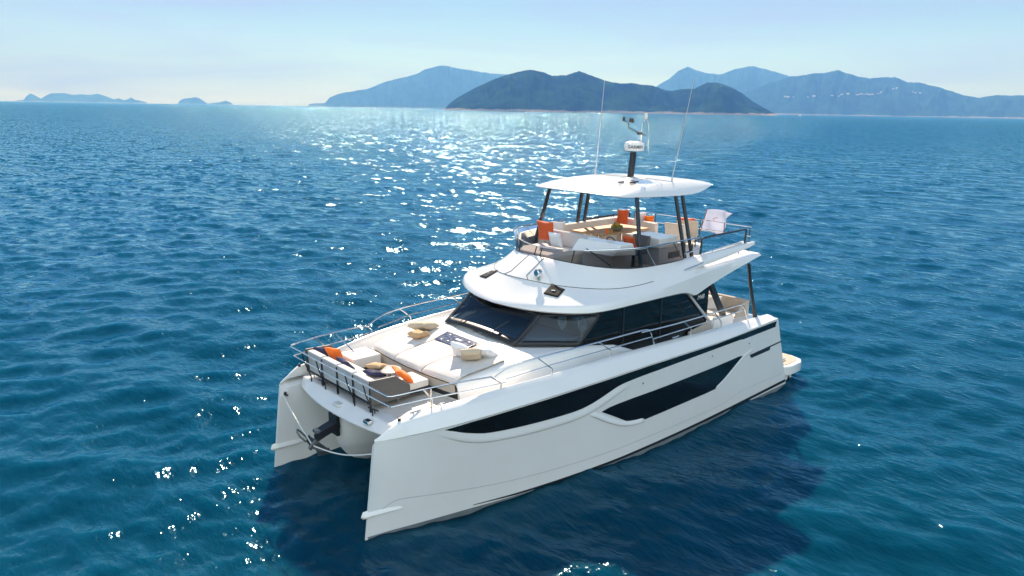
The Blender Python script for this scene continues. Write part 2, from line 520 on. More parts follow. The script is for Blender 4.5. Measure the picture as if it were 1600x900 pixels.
def island(name, label, prof, D, depth, spur=.5, seed=0, cell=None):
    """heightfield whose skyline follows prof (bearing px, elevation px) at distance D"""
    P = np.array(prof, float)
    n = int(max(60, min(420, (P[-1, 0] - P[0, 0]) * 1.1)))
    xs = np.linspace(P[0, 0], P[-1, 0], n)
    ys = np.interp(xs, P[:, 0], P[:, 1])
    m = 46
    rows = []
    for i, (a, y) in enumerate(zip(xs, ys)):
        d = px_dir(a, y); h = np.hypot(d[0], d[1])
        H = max(0.0, CAM[2] + d[2] / h * D)
        e = np.array([d[0] / h, d[1] / h])
        row = []
        for k in range(m):
            s = -1 + 2 * k / (m - 1)            # -1 near shore, +1 far shore
            f = (1 - abs(s)) ** (0.85 if s < 0 else 1.0)
            # gullies and spurs running down from the ridge
            q = Vector((a * .012 * D / 4000 * 3 + seed * 7, s * 1.3 + seed, seed * 3.1))
            g = mnoise.fractal(q, 1.0, 2.1, 6) * spur
            q2 = Vector((a * .045 + seed, s * 4, seed))
            g += mnoise.fractal(q2, 1.0, 2.0, 5) * spur * .22
            damp = min(1, abs(s) * 2.2)
            z = H * f * (1 + g * damp * .85)
            jag = mnoise.noise(Vector((a * .9, s * 6, seed))) * min(6, H * .02)
            z = min(z, H * (1 - .12 * abs(s))) + jag * (1 if H > 12 else .2)
            if abs(s) > .999: z = -6
            t = D + s * depth * (0.35 + .65 * min(1, H / (np.ptp(P[:, 1]) / FPX * D + 1e-6) + .15))
            row.append((CAM[0] + e[0] * t, CAM[1] + e[1] * t, max(-6, z)))
        rows.append(row)
    o = MB().grid(rows).build(name, HM, ang=180)
    tag(o, label, 'island', kind='structure')
    return o


island('wooded_hills', 'darkest and nearest green island with several rounded tops beyond the hardtop',
       [(693, 171), (703, 161), (715, 152), (745, 135), (770, 123), (800, 113), (828, 108), (850, 113), (862, 117), (885, 117), (905, 110), (925, 116), (945, 125),
        (970, 131), (985, 130), (1020, 133), (1040, 140), (1048, 141), (1065, 138), (1085, 138), (1105, 128.5), (1120, 128.5), (1140, 135), (1160, 145), (1175, 157),
        (1195, 169), (1215, 180)], 2700, 480, .75, 1)
island('headland_hills', 'long pale blue headland rising behind the darkest island, low spit at its foot',
       [(482, 163), (490, 161.5), (507, 161), (511, 157), (515, 152), (530, 146), (550, 142), (575, 138), (600, 128), (625, 121), (650, 115), (665, 107), (685, 102), (700, 102), (720, 107),
        (745, 110), (770, 114), (800, 115), (850, 122), (900, 140), (960, 165)], 7800, 1100, .5, 2)
island('peaked_hills', 'hazy pointed peak and rounded summit rising behind the darkest island',
       [(960, 172), (1000, 150), (1028, 133), (1045, 122), (1060, 110), (1075, 103), (1090, 109), (1105, 114), (1125, 115), (1150, 106), (1172, 102), (1190, 105),
        (1210, 111), (1235, 118), (1280, 122), (1340, 150), (1380, 175)], 7600, 1200, .5, 3)
island('coastal_hills', 'broad blue coastal hills with pale houses scattered on the slope',
       [(1120, 178), (1140, 165), (1160, 144), (1180, 137), (1200, 130), (1218, 124), (1235, 119), (1270, 114), (1290, 112), (1308, 109), (1322, 113), (1335, 116), (1360, 122), (1382, 118),
        (1400, 120), (1420, 127), (1450, 131), (1480, 140), (1505, 148), (1530, 152), (1560, 148), (1590, 148), (1640, 150), (1720, 140), (1800, 165)], 6000, 1000, .6, 4)
island('distant_hills', 'palest low island chain farthest away on the horizon',
       [(22, 158), (30, 156), (37, 156), (42, 149), (48, 146), (55, 149), (64, 154), (72, 149), (80, 145.5), (100, 145), (115, 148), (125, 147), (140, 148), (152, 146), (165, 150), (178, 155),
        (186, 153), (192, 156), (215, 156), (230, 160)], 9600, 500, .3, 5)
island('islet_hills', 'small dark conical islet in front of the palest island chain', [(189, 160.5), (197, 156), (205, 152), (211, 156), (218, 160.5)], 9000, 90, .3, 6)
island('islet_hills', 'small flat topped islet standing alone on the horizon', [(277, 162), (282, 156), (289, 153.5), (297, 153), (305, 151.5), (311, 153), (317, 157), (324, 161.5)], 9000, 110, .3, 7)
island('islet_hills', 'lowest rocky islet just beyond the flat topped one', [(323, 162), (335, 160.5), (342, 160), (353, 157), (358, 159), (364, 162.3)], 9000, 80, .3, 8)

# pale houses on the far slope
def house(name='house'):
    r = empty(name)
    w = MB().box((-9, -6, -8), (9, 6, 5)).build('wall', M['cushbeige'], r)
    ro = MB().prism([(-9.6, -6.6, 5), (-9.6, 6.6, 5), (-9.6, 0, 7)], (19.2, 0, 0)).build('roof', M['cushbeige'], r)
    return r


def copy_tree(o, parent=None):
    c = o.copy(); C.objects.link(c); c.parent = parent
    for ch in o.children: copy_tree(ch, c)
    return c


bpy.context.view_layer.update()
dg = bpy.context.evaluated_depsgraph_get()
hp = house()
spots = [(1226, 151.5), (1231, 152), (1240, 152.5), (1262, 152.2), (1272, 151), (1300, 150), (1311, 151), (1315, 148.5), (1324, 147.5), (1339, 149), (1342, 148), (1346, 147.6), (1350, 148.3),
         (1354, 147.6), (1358, 148.4), (1363, 148), (1372, 147), (1377, 145), (1396, 139.5), (1402, 138.6), (1426, 144.5), (1431, 145.5), (1437, 146)]
first = True
chill = bpy.data.objects['coastal_hills']
for (a, y) in spots:
    d = Vector(px_dir(a, y)).normalized()
    ok, loc, nrm, idx = chill.ray_cast(Vector(CAM), d)
    if not ok: continue
    o = hp if first else copy_tree(hp)
    first = False
    o.location = loc + Vector((0, 0, 3))
    s = rng.uniform(.45, 1.0)
    o.scale = (s * 1.1, s, s * .8)
    o.rotation_euler = (0, 0, YAW + math.pi / 2 + rng.uniform(-.5, .5))
    tag(o, 'tiny pale house scattered among others on the hazy coastal hillside', 'house', 'pale houses on the hazy coastal hillside')

# ------------------------------------------------------------------ catamaran
boat = empty('catamaran', (0, 0, 0))
tag(boat, 'white two hulled motor yacht with flybridge, hardtop and dark hull windows', 'catamaran')

YW = ([-1.5, 0, 3, 5.7, 7.4, 8, 9.2, 10.37, 11, 11.73, 12.39, 12.96, 13.44], [2.93, 2.95, 2.97, 2.96, 2.91, 2.86, 2.72, 2.52, 2.38, 2.22, 2.08, 1.94, 1.85])
YK = ([-1.5, 1, 4, 6.5, 8.5, 10, 11.5, 12.3, 12.8, 13.2], [2.98, 2.98, 3.0, 3.0, 2.90, 2.75, 2.48, 2.25, 2.07, 1.88])
ZK = ([-1.5, 0.9, 3, 4, 6.5, 8.5, 10, 11.5, 12.3, 13.2], [2.16, 2.16, 2.10, 2.10, 2.15, 2.12, 2.07, 1.98, 1.92, 1.86])
YI = ([0, 8, 9.5, 10.7, 11.9, 12.8, 13.44], [1.25, 1.25, 1.32, 1.45, 1.62, 1.78, 1.83])


def ip(T, x): return float(np.interp(x, T[0], T[1]))


from functools import lru_cache


def sm(T, x):
    """slightly smoothed table look-up"""
    return sum(ip(T, x + d) for d in (-.45, -.3, -.15, 0, .15, .3, .45)) / 7 if x < 12.7 else ip(T, x)


def zk(x): return sm(ZK, x)
def yk(x): return sm(YK, x)


def yh(x, z):
    w = min(1.0, max(-.3, z / zk(x)))
    a, b = sm(YW, x), yk(min(x, 13.2))
    # slightly hollow flare
    return a + (b - a) * (w if w < 0 else w ** 1.15)


def xstem(z): return 13.44 - 0.128 * z
def xstern(z): return 0.0 + 0.43 * max(0, z)


NU = 90
us = np.linspace(0, 1, NU) ** 0.85


def hull(sgn):
    rows = []
    NZ = 22
    for i, u in enumerate(us):
        r = []
        for j in range(NZ + 1):
            w = j / NZ
            xx = xstern(0) + u * 13.44
            z = -0.6 + w * (zk(xx) + 0.6)
            x = xstern(z) + u * (xstem(z) - xstern(z))
            r.append((x, sgn * max(yh(x, z), ip(YI, x) + .03), z))
        x = r[-1][0]
        # inner (tunnel) side, top to bottom
        for j in range(9):
            w = 1 - j / 8
            z = -0.6 + w * (zk(x) + .5)
            xx = xstern(z) + u * (xstem(z) - xstern(z))
            r.append((xx, sgn * (ip(YI, xx) - .02 * (1 - u)), z))
        rows.append(r)
    m = MB(); m.grid(rows, closed=True)
    n = len(rows[0])
    m.f.append(tuple(range(n))); m.f.append(tuple(range((NU - 1) * n, NU * n)))
    h = m.build('hull', M['gel'], boat, ang=50)

    def band(name, low, top, mt, off=.004, n=120, zoff=0, parent=h):
        """strip lying on the outer side between two (x,z) polylines"""
        lo = resample(low, n); tp = resample(top, n)
        rr = []
        for (a, b) in zip(lo, tp):
            rr.append([(a[0] + (b[0] - a[0]) * q, sgn * (yh(a[0] + (b[0] - a[0]) * q, a[1] + (b[1] - a[1]) * q) + off), a[1] + (b[1] - a[1]) * q + zoff) for q in np.linspace(0, 1, 5)])
        return MB().grid(rr).build(name, mt, parent, ang=60)

    def lip(name, path, w, out, closed=False, parent=h):
        """moulded ridge following an (x,z) path on the side, path = crest"""
        P = resample(smooth_path(path, 2), 70)
        rr = []
        for i, (x, z) in enumerate(P):
            d = P[min(i + 1, len(P) - 1)] - P[max(i - 1, 0)]; d /= np.linalg.norm(d) + 1e-9
            nrm = np.array([-d[1], d[0]])
            if nrm[1] < 0: nrm = -nrm
            e = min(1, i / 6, (len(P) - 1 - i) / 6)
            row = []
            for s, o in ((w, .002), (w * .35, out * .75), (0, out), (-w * .12, out * .85), (-w * .3, .0)):
                q = np.array([x, z]) + nrm * s
                row.append((q[0], sgn * (yh(q[0], q[1]) + o * e), q[1]))
            rr.append(row)
        return MB().grid(rr).build(name, M['gel'], parent, ang=70)

    # upper dark window band, from a point at the bow to the stern
    low = smooth_path([(11.98, 1.885), (11.67, 1.77), (11.40, 1.69), (11.10, 1.62), (10.45, 1.585), (9.41, 1.575), (8.95, 1.58), (8.6, 1.62), (8.18, 1.73), (7.75, 1.86), (7.45, 1.90), (6.58, 1.94), (4, 1.95), (2.83, 1.95)], 2) + [(2.74, 1.93), (1.04, 1.95)]
    top = [(12.0, 1.89), (11.45, 1.945), (10.2, 2.02), (8.64, 2.08), (6.6, 2.115), (4, 2.07), (1.0, 2.11)]
    band('hull_window', low, top, M['glassdark'])
    lip('window_lip', [(12.1, 1.84), (11.85, 1.70), (11.5, 1.55), (11.1, 1.455), (10.6, 1.42), (10.1, 1.40), (9.3, 1.40), (8.75, 1.42), (8.2, 1.55), (7.7, 1.72), (7.3, 1.79)], .15, .024)
    # lower window
    lw = smooth_path([(8.19, 1.38), (7.68, 1.12), (7.34, .93), (7.04, .83), (6.68, .81)], 1) + smooth_path([(5.45, .825), (3.92, .83), (3.67, .87), (3.3, 1.05), (2.58, 1.45)], 1)
    lt = smooth_path([(8.19, 1.38), (7.89, 1.44), (7.16, 1.46)], 1) + [(3.9, 1.465), (2.82, 1.49), (2.58, 1.45)]
    band('hull_window', lw, lt, M['glassdark'], off=.005)
    lip('window_lip', [(8.55, 1.41), (8.2, 1.22), (7.89, 1.05), (7.47, .87), (7.1, .80), (6.7, .77)], .10, .035)
    lip('window_lip', [(3.9, .80), (3.5, .93), (3.0, 1.2), (2.5, 1.46), (2.1, 1.50)], .09, .018)
    # aft air slot
    band('air_slot', [(2.2, 1.3), (1.21, 1.315), (1.2, 1.40), (.60, 1.42)], [(2.3, 1.41), (1.25, 1.44), (1.2, 1.445), (.59, 1.46)], M['anod'], n=60)
    band('boot_stripe', [(11.3, .085), (10.3, .045), (8, .03), (4.4, .03), (.06, .10)], [(11.28, .10), (10.3, .09), (8, .10), (4.4, .11), (.08, .19)], M['black'])
    # chine line: thin groove
    ch = smooth_path([(13.14, .49), (13.0, .58), (12.84, .65), (12.39, .60), (11.03, .44), (9.8, .38), (8.08, .34), (6.6, .33), (3.9, .30), (3.3, .33), (2.8, .42), (2.5, .46), (0.3, .42)], 2)
    band('chine_groove', [(x, z - .010) for x, z in ch], [(x, z + .010) for x, z in ch], M['cushgrey'], off=.003, n=160)
    # antifouling just at the waterline
    band('antifouling', [(13.38, -.25), (0.05, -.25)], [(13.42, .035), (0.02, .045)], M['antifoul'], off=.006)
    # bow spray ledge wrapping the stem
    rr = []
    for (x, dy) in ((12.72, .0), (12.8, .025), (13.0, .035), (13.2, .04), (13.4, .045), (13.46, .03)):
        for_y = max(yh(x, .45), 1.85) + dy
        rr.append([(x, sgn * max(for_y - .06, 1.835), .55), (x, sgn * (for_y - .004), .47), (x, sgn * for_y, .445), (x, sgn * max(for_y - .06, 1.835), .40)])
    rr.append([(13.46, sgn * 1.83, .55), (13.50, sgn * 1.83, .475), (13.505, sgn * 1.83, .445), (13.46, sgn * 1.83, .40)])
    for (x, dy) in ((13.47, .035), (13.3, .05), (13.0, .05), (12.8, .03), (12.72, 0)):
        y = ip(YI, x) - dy
        rr.append([(x, sgn * min(y + .06, 1.832), .55), (x, sgn * (y + .004), .47), (x, sgn * y, .445), (x, sgn * min(y + .06, 1.832), .40)])
    MB().grid(rr, closed=True).build('spray_ledge', M['gel'], h, ang=60)
    # through-hull fittings
    for (x, z) in ((6.9, 1.74), (4.16, 1.79), (2.41, 1.76)):
        p = MB(); p.lathe([(.022, 0), (.022, .012), (.012, .014)], (x, sgn * yh(x, z), z), 10, Matrix.Rotation(-sgn * math.pi / 2, 3, 'X'))
        p.build('hull_fitting', M['steel'], h)
    return h


for s in (1, -1): hull(s)

# bulwark with its cap, from knuckle to deck
ZCO = ([0.4, 2, 3.4, 4.75, 6.2, 7.7, 9.3, 10.6, 11.3, 12.0, 12.72, 13.19], [2.19, 2.24, 2.28, 2.35, 2.385, 2.39, 2.29, 2.24, 2.22, 2.18, 2.11, 1.885])
ZCI = ([0.4, 2, 3.4, 4.75, 6.2, 7.7, 9.3, 10.2, 11, 12.0, 12.72, 13.19], [2.22, 2.28, 2.32, 2.39, 2.44, 2.47, 2.42, 2.39, 2.34, 2.25, 2.15, 1.893])
DECK = 1.95


def bulwark(s):
    rows = []
    for x in np.concatenate([np.linspace(.97, 12.6, 70), np.linspace(12.66, 13.19, 12)]):
        k = min(1, max(0.12, (13.25 - x) / .9)) if x > 12.35 else 1.0
        y = yk(x)
        a, b = ip(ZCO, x), ip(ZCI, x)
        rows.append([(x, s * (y - .0), zk(x) - .015), (x, s * (y + .018 * k), zk(x) + .005), (x, s * (y + .012 * k), zk(x) + .03 * k), (x, s * (y - .10 * k), zk(x) + .65 * (a - zk(x))),
                     (x, s * (y - .15 * k), a), (x, s * (y - .18 * k), a + .3 * (b - a)), (x, s * (y - .30 * k), b - .005), (x, s * (y - .325 * k), b - .01), (x, s * (y - .345 * k), b - .035), (x, s * (y - .36 * k), min(DECK - .02, b - .05))])
    m = MB().grid(rows)
    m.f.append(tuple(range(10)))
    return m.build('bulwark', M['gel'], boat, ang=40)


for s in (1, -1): bulwark(s)

# deck surface
dk = []
for x in np.linspace(2.4, 12.72, 60): dk.append([(x, -(yk(x) - .33), DECK), (x, -.8, DECK + .01), (x, .8, DECK + .01), (x, yk(x) - .33, DECK)])
MB().grid(dk).build('deck', M['nonskid'], boat)
MB().grid([[(x, y, 1.72) for y in (-2.66, 0, 2.66)] for x in (.35, 2.4)]).build('cockpit_floor', M['teak'], boat)
# front beam between the bows
bm_ = []
for y in np.linspace(-1.72, 1.72, 25):
    xf = 13.0 - .075 * y * y
    xt = 12.70
    bm_.append([(12.45, y, DECK + .012), (xt, y, DECK + .014), (xt + .02, y, DECK - .005), (xf, y, 1.775), (xf, y, 1.75), (xf - .03, y, 1.735), (12.3, y, 1.66), (12.0, y, 1.2), (11.2, y, .95)])
MB().grid(bm_).build('front_beam', M['gel'], boat, ang=30)
# bridge deck underside and transom
m = MB(); m.box((.3, -1.3, .85), (11.3, 1.3, 1.93)); m.build('bridge_deck', M['gel'], boat)
m = MB(); m.box((.62, -2.6, .5), (.74, 2.6, 1.9)); m.build('transom', M['gel'], boat)
# nacelle
rows = []
zz = [1.74, 1.5, 1.25, 1.02, .98, .8, .65, .52, .45]
xs_ = [12.985, 12.985, 12.95, 12.87, 12.85, 12.72, 12.55, 12.25, 11.85]
wd = [.92, .86, .80, .74, .68, .58, .42, .22, .03]
for z, xst, w in zip(zz, xs_, wd):
    r = []
    for sg in (-1, 1):
        ts = np.linspace(0, 1, 12) ** 1.3
        if sg == -1: ts = ts[::-1]
        for t in ts:
            if sg == 1 and t == 0: continue
            d = t * 2.4
            r.append((xst - d, sg * w * (t ** .62), z))
    rows.append(r)
nac = MB().grid(rows).build('nacelle', M['gel'], boat, ang=28)

# swim platform
pl = [(.75, -2.55), (.75, 2.55), (-.3, 2.93), (-.88, 2.93), (-1.14, 2.80), (-1.27, 2.45), (-1.27, -2.45), (-1.14, -2.80), (-.88, -2.93), (-.3, -2.93)]
sp_ = MB().prism([(x, y, .20) for x, y in pl], (0, 0, .29)).build('swim_platform', M['gel'], boat, bevel=.04, seg=3)
MB().prism([(x * .93 - .02 if x < 0 else x, y * .95, .4915) for x, y in pl], (0, 0, .012)).build('teak_inlay', M['teak'], sp_)
for s in (1, -1):
    MB().box((-.62, s * 2.80 - .25 * (s > 0) , -.4), (.05, s * 2.80 + .25 * (s < 0), .2)).build('hull_extension', M['gel'], boat, bevel=.03)
    m = MB(); m.tube([(-.25, s * 2.55, .56), (-.62, s * 2.55, .54)], .018); m.tube([(-.46, s * 2.55, .500), (-.46, s * 2.55, .56)], .012); m.tube([(-.56, s * 2.55, .500), (-.56, s * 2.55, .56)], .012)
    m.build('cleat', M['steel'], boat)
    for x in (-.12, -.42):
        m = MB(); m.lathe([(.05, 0), (.05, .01), (.03, .012)], (x, s * 2.805, .08), 12, Matrix.Rotation(-s * math.pi / 2, 3, 'X'))
        m.build('exhaust_outlet', M['black'], boat)

# coachroof
def coach(x):
    zc = float(np.interp(x, [5.6, 8.4, 9.3, 9.6, 10.6, 10.9, 11.02], [2.5, 2.62, 2.66, 2.60, 2.46, 2.40, 2.335]))
    ys = float(np.interp(x, [5.6, 6.9, 8.2, 9.5, 10.4, 10.9, 11.02], [2.15, 2.17, 2.12, 1.86, 1.70, 1.60, 1.56]))
    zs = float(np.interp(x, [5.7, 6.2, 6.9, 7.6, 8.2, 9.5, 10.4, 10.9, 11.02], [1.97, 2.16, 2.40, 2.52, 2.55, 2.53, 2.43, 2.37, 2.30]))
    return zc, ys, zs


rows = []
for x in np.concatenate([np.linspace(5.7, 10.9, 44), [10.96, 11.02, 11.04]]):
    zc, ys, zs = coach(min(x, 11.02))
    cb = .13 * (1 - 0) if x > 10.85 else 0
    half = [(0, zc), (.5 * ys, zc - .005), (ys - .22, zs + .035 + .3 * max(0, zc - zs - .05)), (ys - .08, zs + .02), (ys - .02, zs - .02), (ys + .01, zs - .08), (ys + .07, DECK - .01)]
    if x > 11.03: half = [(a, min(b, 2.32)) for a, b in half]
    r = [(x, -y, z) for y, z in half[::-1]] + [(x, y, z) for y, z in half[1:]]
    # front bulges slightly forward on the centreline
    r = [(px + (.16 * (1 - (py / 1.7) ** 2) if px > 10.6 else 0) * min(1, max(0, (px - 10.6) / .4)), py, pz) for px, py, pz in r]
    rows.append(r)
m = MB().grid(rows)
# front face down to the deck
last = rows[-1]
face = [[p for p in last], [(p[0] - .02, p[1], min(p[2], 2.2)) for p in last], [(p[0] - .05, p[1], DECK) for p in last]]
m.grid(face)
coachroof = m.build('coachroof', M['gel'], boat, ang=35)


def front_strip(name, z0, z1, y0, y1, mt, off, parent):
    rr = []
    for y in np.linspace(y0, y1, 24):
        xb = 11.04 + .16 * (1 - (y / 1.7) ** 2)
        rr.append([(xb - .05 + .03 * (z - DECK) / .3 + off, y, z) for z in np.linspace(z0, z1, 4)])
    return MB().grid(rr).build(name, mt, parent)


fw = front_strip('front_window', 1.985, 2.31, -1.42, 1.53, M['black'], .012, coachroof)
MB().grid([[(11.04 + .16 * (1 - (y / 1.7) ** 2) - .05 + .03 * (z - DECK) / .3 + .017, y, z) for z in (2.09, 2.2, 2.29)] for y in np.linspace(-1.34, 1.48, 24)]).build('pane', M['dash'], fw)

# sunpad: three cushions side by side
sunpad = MB().prism([(9.5, -1.2, 2.5), (9.5, 1.2, 2.5), (9.75, 1.5, 2.47), (10.9, 1.45, 2.36), (10.9, -1.45, 2.36), (9.75, -1.5, 2.47)], (0, 0, .04)).build('sunpad', M['cush'], boat)


def padz(x): return float(np.interp(x, [9.3, 9.6, 10.5, 10.8, 10.94, 11.04, 11.07], [2.655, 2.635, 2.535, 2.495, 2.465, 2.40, 2.345]))


for (ya, yb) in ((-1.56, -.53), (-.505, .52), (.545, 1.60)):
    rows = []
    for x in np.concatenate([np.linspace(9.42, 10.78, 26), np.linspace(10.82, 11.07, 10)]):
        bow = .13 * (1 - (((ya + yb) / 2) / 1.9) ** 2) * min(1, max(0, (x - 10.3) / .7))
        r = []
        for k in range(15):
            t = k / 14
            y = ya + (yb - ya) * t
            bw = .14 * (1 - (y / 1.75) ** 2) * min(1, max(0, (x - 10.3) / .7))
            edge = min(t, 1 - t) * (yb - ya)
            drop = .022 * max(0, 1 - edge / .03) ** 2
            xx = x
            lim = 9.42 + max(0, abs(y) - 1.05) * .75
            xx = max(x, lim)
            puff = .006 * mnoise.noise(Vector((xx * 3, y * 3, ya))) + .012 * (1 - (2 * t - 1) ** 2)
            back = .05 * max(0, 1 - (xx - lim) / .06) ** 2
            taper = 1 - .06 * max(0, xx - 10.3)
            r.append((xx + bw, y * taper, padz(xx) - drop - back + puff))
        rows.append(r)
    low = [(p[0] - .03, p[1], 2.325) for p in rows[-1]]
    rows.append(low)
    MB().grid(rows).build('cushion', M['cush'], sunpad, ang=60)

hatch = MB().prism([(10.13, -.46, 2.585), (9.66, -.58, 2.64), (9.68, .53, 2.64), (10.13, .60, 2.585)], (0, 0, .022)).build('deck_hatch', M['solar'], boat, bevel=.008)
MB().prism([(9.88, -.02, 2.638), (9.82, -.02, 2.645), (9.82, .16, 2.645), (9.88, .16, 2.638)], (0, 0, .010)).build('handle', M['lens'], hatch)
for (x, y) in ((10.05, -.3), (10.02, -.1), (10.07, .1), (10.0, .3), (9.76, -.35), (9.78, .35), (10.06, .45)):
    m = MB(); m.lathe([(.025, 0), (.025, .006), (.01, .008)], (x, y, float(np.interp(x, [9.66, 10.13], [2.662, 2.607]))), 8)
    m.build('latch', M['tabletop'], hatch)

# ---- deckhouse
B0, B1, B2 = Vector((9.37, 0, 2.665)), Vector((9.24, 1.23, 2.66)), Vector((8.0, 2.0, 2.57))
T0, T1, T2 = Vector((8.56, 0, 3.27)), Vector((8.43, 1.27, 3.25)), Vector((7.28, 2.06, 3.27))
ds = empty('deckhouse'); ds.parent = boat


def quadgrid(a, b, c, d, n=6, bulge=0.0):
    """a-b bottom, d-c top"""
    nr = (b - a).cross(d - a).normalized()
    rr = []
    for i in range(n + 1):
        t = i / n
        p, q = a.lerp(b, t), d.lerp(c, t)
        rr.append([p.lerp(q, k / 4) + nr * bulge * 4 * t * (1 - t) for k in range(5)])
    return rr


def mv(v): return Vector((v.x, -v.y, v.z))


wsc = MB()
def pane_c(bl, br, tr, tl, mt, inset=.06, low=.09):
    # inset the pane within its dark border
    def at(u, v): return bl.lerp(br, u).lerp(tl.lerp(tr, u), v)
    return [at(inset, low), at(1 - inset, low), at(1 - inset, 1 - low * .6), at(inset, 1 - low * .6)]


# dark frame sheets with the glass inside them
def frame_and_pane(bl, br, tr, tl, bulge=0.0):
    a, b, c, d = pane_c(bl, br, tr, tl, None, .045, .16)
    n = 12
    def P(bl, br, tl, tr, t, v):
        nrm = (br - bl).cross(tl - bl).normalized()
        if nrm.x < 0: nrm = -nrm
        return bl.lerp(br, t).lerp(tl.lerp(tr, t), v) + nrm * bulge * 4 * t * (1 - t)
    m = MB()
    uo = [0, .045] + list(np.linspace(.1, .9, 9)) + [.955, 1]
    vo = [0, .16, .35, .6, .90, 1]
    for i in range(len(uo) - 1):
        for j in range(len(vo) - 1):
            if 0 < i < len(uo) - 2 and 0 < j < len(vo) - 2: continue
            q = [P(bl, br, tl, tr, uo[i], vo[j]), P(bl, br, tl, tr, uo[i + 1], vo[j]), P(bl, br, tl, tr, uo[i + 1], vo[j + 1]), P(bl, br, tl, tr, uo[i], vo[j + 1])]
            m.add(q, [(0, 1, 2, 3)])
    fr = m.build('windscreen_frame', M['black'], wsroot)
    so = fr.modifiers.new('solid', 'SOLIDIFY'); so.thickness = .03; so.offset = 0
    rr = [[P(bl, br, tl, tr, t, v) for v in (.155, .35, .6, .905)] for t in np.linspace(.043, .957, 11)]
    MB().grid(rr).build('pane', M['ws'], wsroot)


wsroot = empty('windscreen'); wsroot.parent = boat
frame_and_pane(mv(B1), B1, T1, mv(T1), .11)
frame_and_pane(B1, B2, T2, T1, .03)
frame_and_pane(mv(B2), mv(B1), mv(T1), mv(T2), .03)
# wipers
for s in (1, -1):
    a = B1.lerp(mv(B1), .32 if s > 0 else .78); bq = T1.lerp(mv(T1), .15 if s > 0 else .6)
    MB().tube([a + Vector((.12, 0, .03)), a.lerp(bq, .25) + Vector((.12, 0, .08)), a.lerp(bq, .55) + Vector((.12, 0, .07))], .009, 6).build('wiper', M['anod'], wsroot)

# side glazing
def side_glass(s):
    def y(x): return float(np.interp(x, [3.1, 6.0, 7.3, 8.0], [2.13, 2.12, 2.06, 2.0]))
    rr = []
    for x in np.concatenate([[3.16], np.linspace(3.3, 7.28, 30)]):
        rr.append([(x, s * y(x), z) for z in (2.02, 2.4, 2.9, 3.36)])
    for t in np.linspace(0, 1, 7)[1:]:
        x = 7.28 + .70 * t
        rr.append([(x, s * y(x), z) for z in (2.02, 2.2, 2.45, 3.33 - .72 * t)])
    g = MB().grid(rr).build('side_window', M['glassdark'], ds)
    # mullions
    for x in (6.6, 5.2):
        m = MB(); m.box((x - .03, s * y(x) + s * .003 if s > 0 else s * y(x) - .012, 2.05), (x + .03, s * y(x) + .012 if s > 0 else s * y(x) - .003, 3.34))
        m.build('mullion', M['black'], ds)
    # pale strut slanting across the aft pane
    m = MB(); m.prism([(4.24, s * 2.145, 3.26), (4.16, s * 2.145, 3.26), (3.03, s * 2.145, 2.30), (3.13, s * 2.145, 2.30)], (0, s * .05, 0))
    m.build('side_strut', M['cushgrey'], ds)
    # low moulding and boarding gate beneath the aft window
    m = MB(); m.prism([(3.05, s * 2.16, 2.33), (4.05, s * 2.16, 2.20), (4.05, s * 2.16, 2.06), (3.05, s * 2.16, 2.06)], (0, s * .08, 0)); m.build('side_locker', M['cushbeige'], ds, bevel=.02)
    m = MB(); m.prism([(3.0, s * 2.2, 2.40), (2.05, s * 2.2, 2.34), (2.0, s * 2.2, 1.74), (3.0, s * 2.2, 1.97)], (0, s * .06, 0)); m.build('boarding_gate', M['gel'], ds, bevel=.02)
    # raked dark pillar carrying the overhang
    m = MB(); m.prism([(3.24, s * 2.08, 3.36), (3.06, s * 2.08, 3.36), (2.27, s * 2.08, 2.34), (2.45, s * 2.08, 2.30)], (0, s * .10, 0)); m.build('raked_pillar', M['carbon'], ds, bevel=.01)
    m = MB(); m.tube([(1.74, s * 2.40, 3.72), (1.62, s * 2.42, 3.2), (1.50, s * 2.50, 2.6), (1.46, s * 2.58, 2.22)], [.05, .05, .05, .06], 8); m.build('overhang_pillar', M['carbon'], ds)
    m = MB(); m.tube([(2.0, s * 1.2 - (.3 if s < 0 else 0), 3.6), (1.9, s * 1.3 - (.3 if s < 0 else 0), 2.6), (1.8, s * 1.3 - (.3 if s < 0 else 0), 2.1)], .02, 6)


for s in (1, -1): side_glass(s)
m = MB(); m.box((3.12, -2.1, 1.9), (3.16, 2.1, 3.4)); m.build('aft_glass_door', M['glassdark'], ds)
m = MB(); m.box((3.3, -2.0, 1.96), (8.2, 2.0, 2.05)); m.build('saloon_floor', M['interior'], ds)
m = MB(); m.prism([(9.28, -1.15, 2.60), (9.28, 1.15, 2.60), (8.1, 1.92, 2.54), (7.5, 1.92, 2.5), (7.5, -1.92, 2.5), (8.1, -1.92, 2.54)], (0, 0, .03)); m.build('dashboard', M['dash'], ds)
m = MB(); m.prism([(8.9, -.9, 2.64), (8.9, .95, 2.64), (8.0, 1.7, 2.62), (7.6, 1.7, 2.6), (7.6, -1.2, 2.6)], (0, 0, .09)); m.build('instrument_hood', M['hood'], ds, bevel=.03)
# two pale oval seat backs behind the port pane
for (x, y) in ((7.55, 1.05), (7.35, 1.5)):
    m = MB()
    for k in range(7):
        t = k * math.pi / 7
        c, sn = math.cos(t), math.sin(t)
        m.tube([(x, y - .11 * c, 2.88 - .15 * sn), (x, y - .03 * c, 2.88 - .05 * sn)], .018, 6)
        m.tube([(x, y + .11 * c, 2.88 + .15 * sn), (x, y + .03 * c, 2.88 + .05 * sn)], .018, 6)
    m.tube([(x, y + .12 * math.cos(a), 2.88 + .165 * math.sin(a)) for a in np.linspace(0, 2 * math.pi, 20)[:-1]], .025, 6, closed=True)
    m.tube([(x, y, 2.88 - .16), (x, y, 2.5)], .03, 6)
    m.build('helm_seat_back', M['whitefab'], ds)

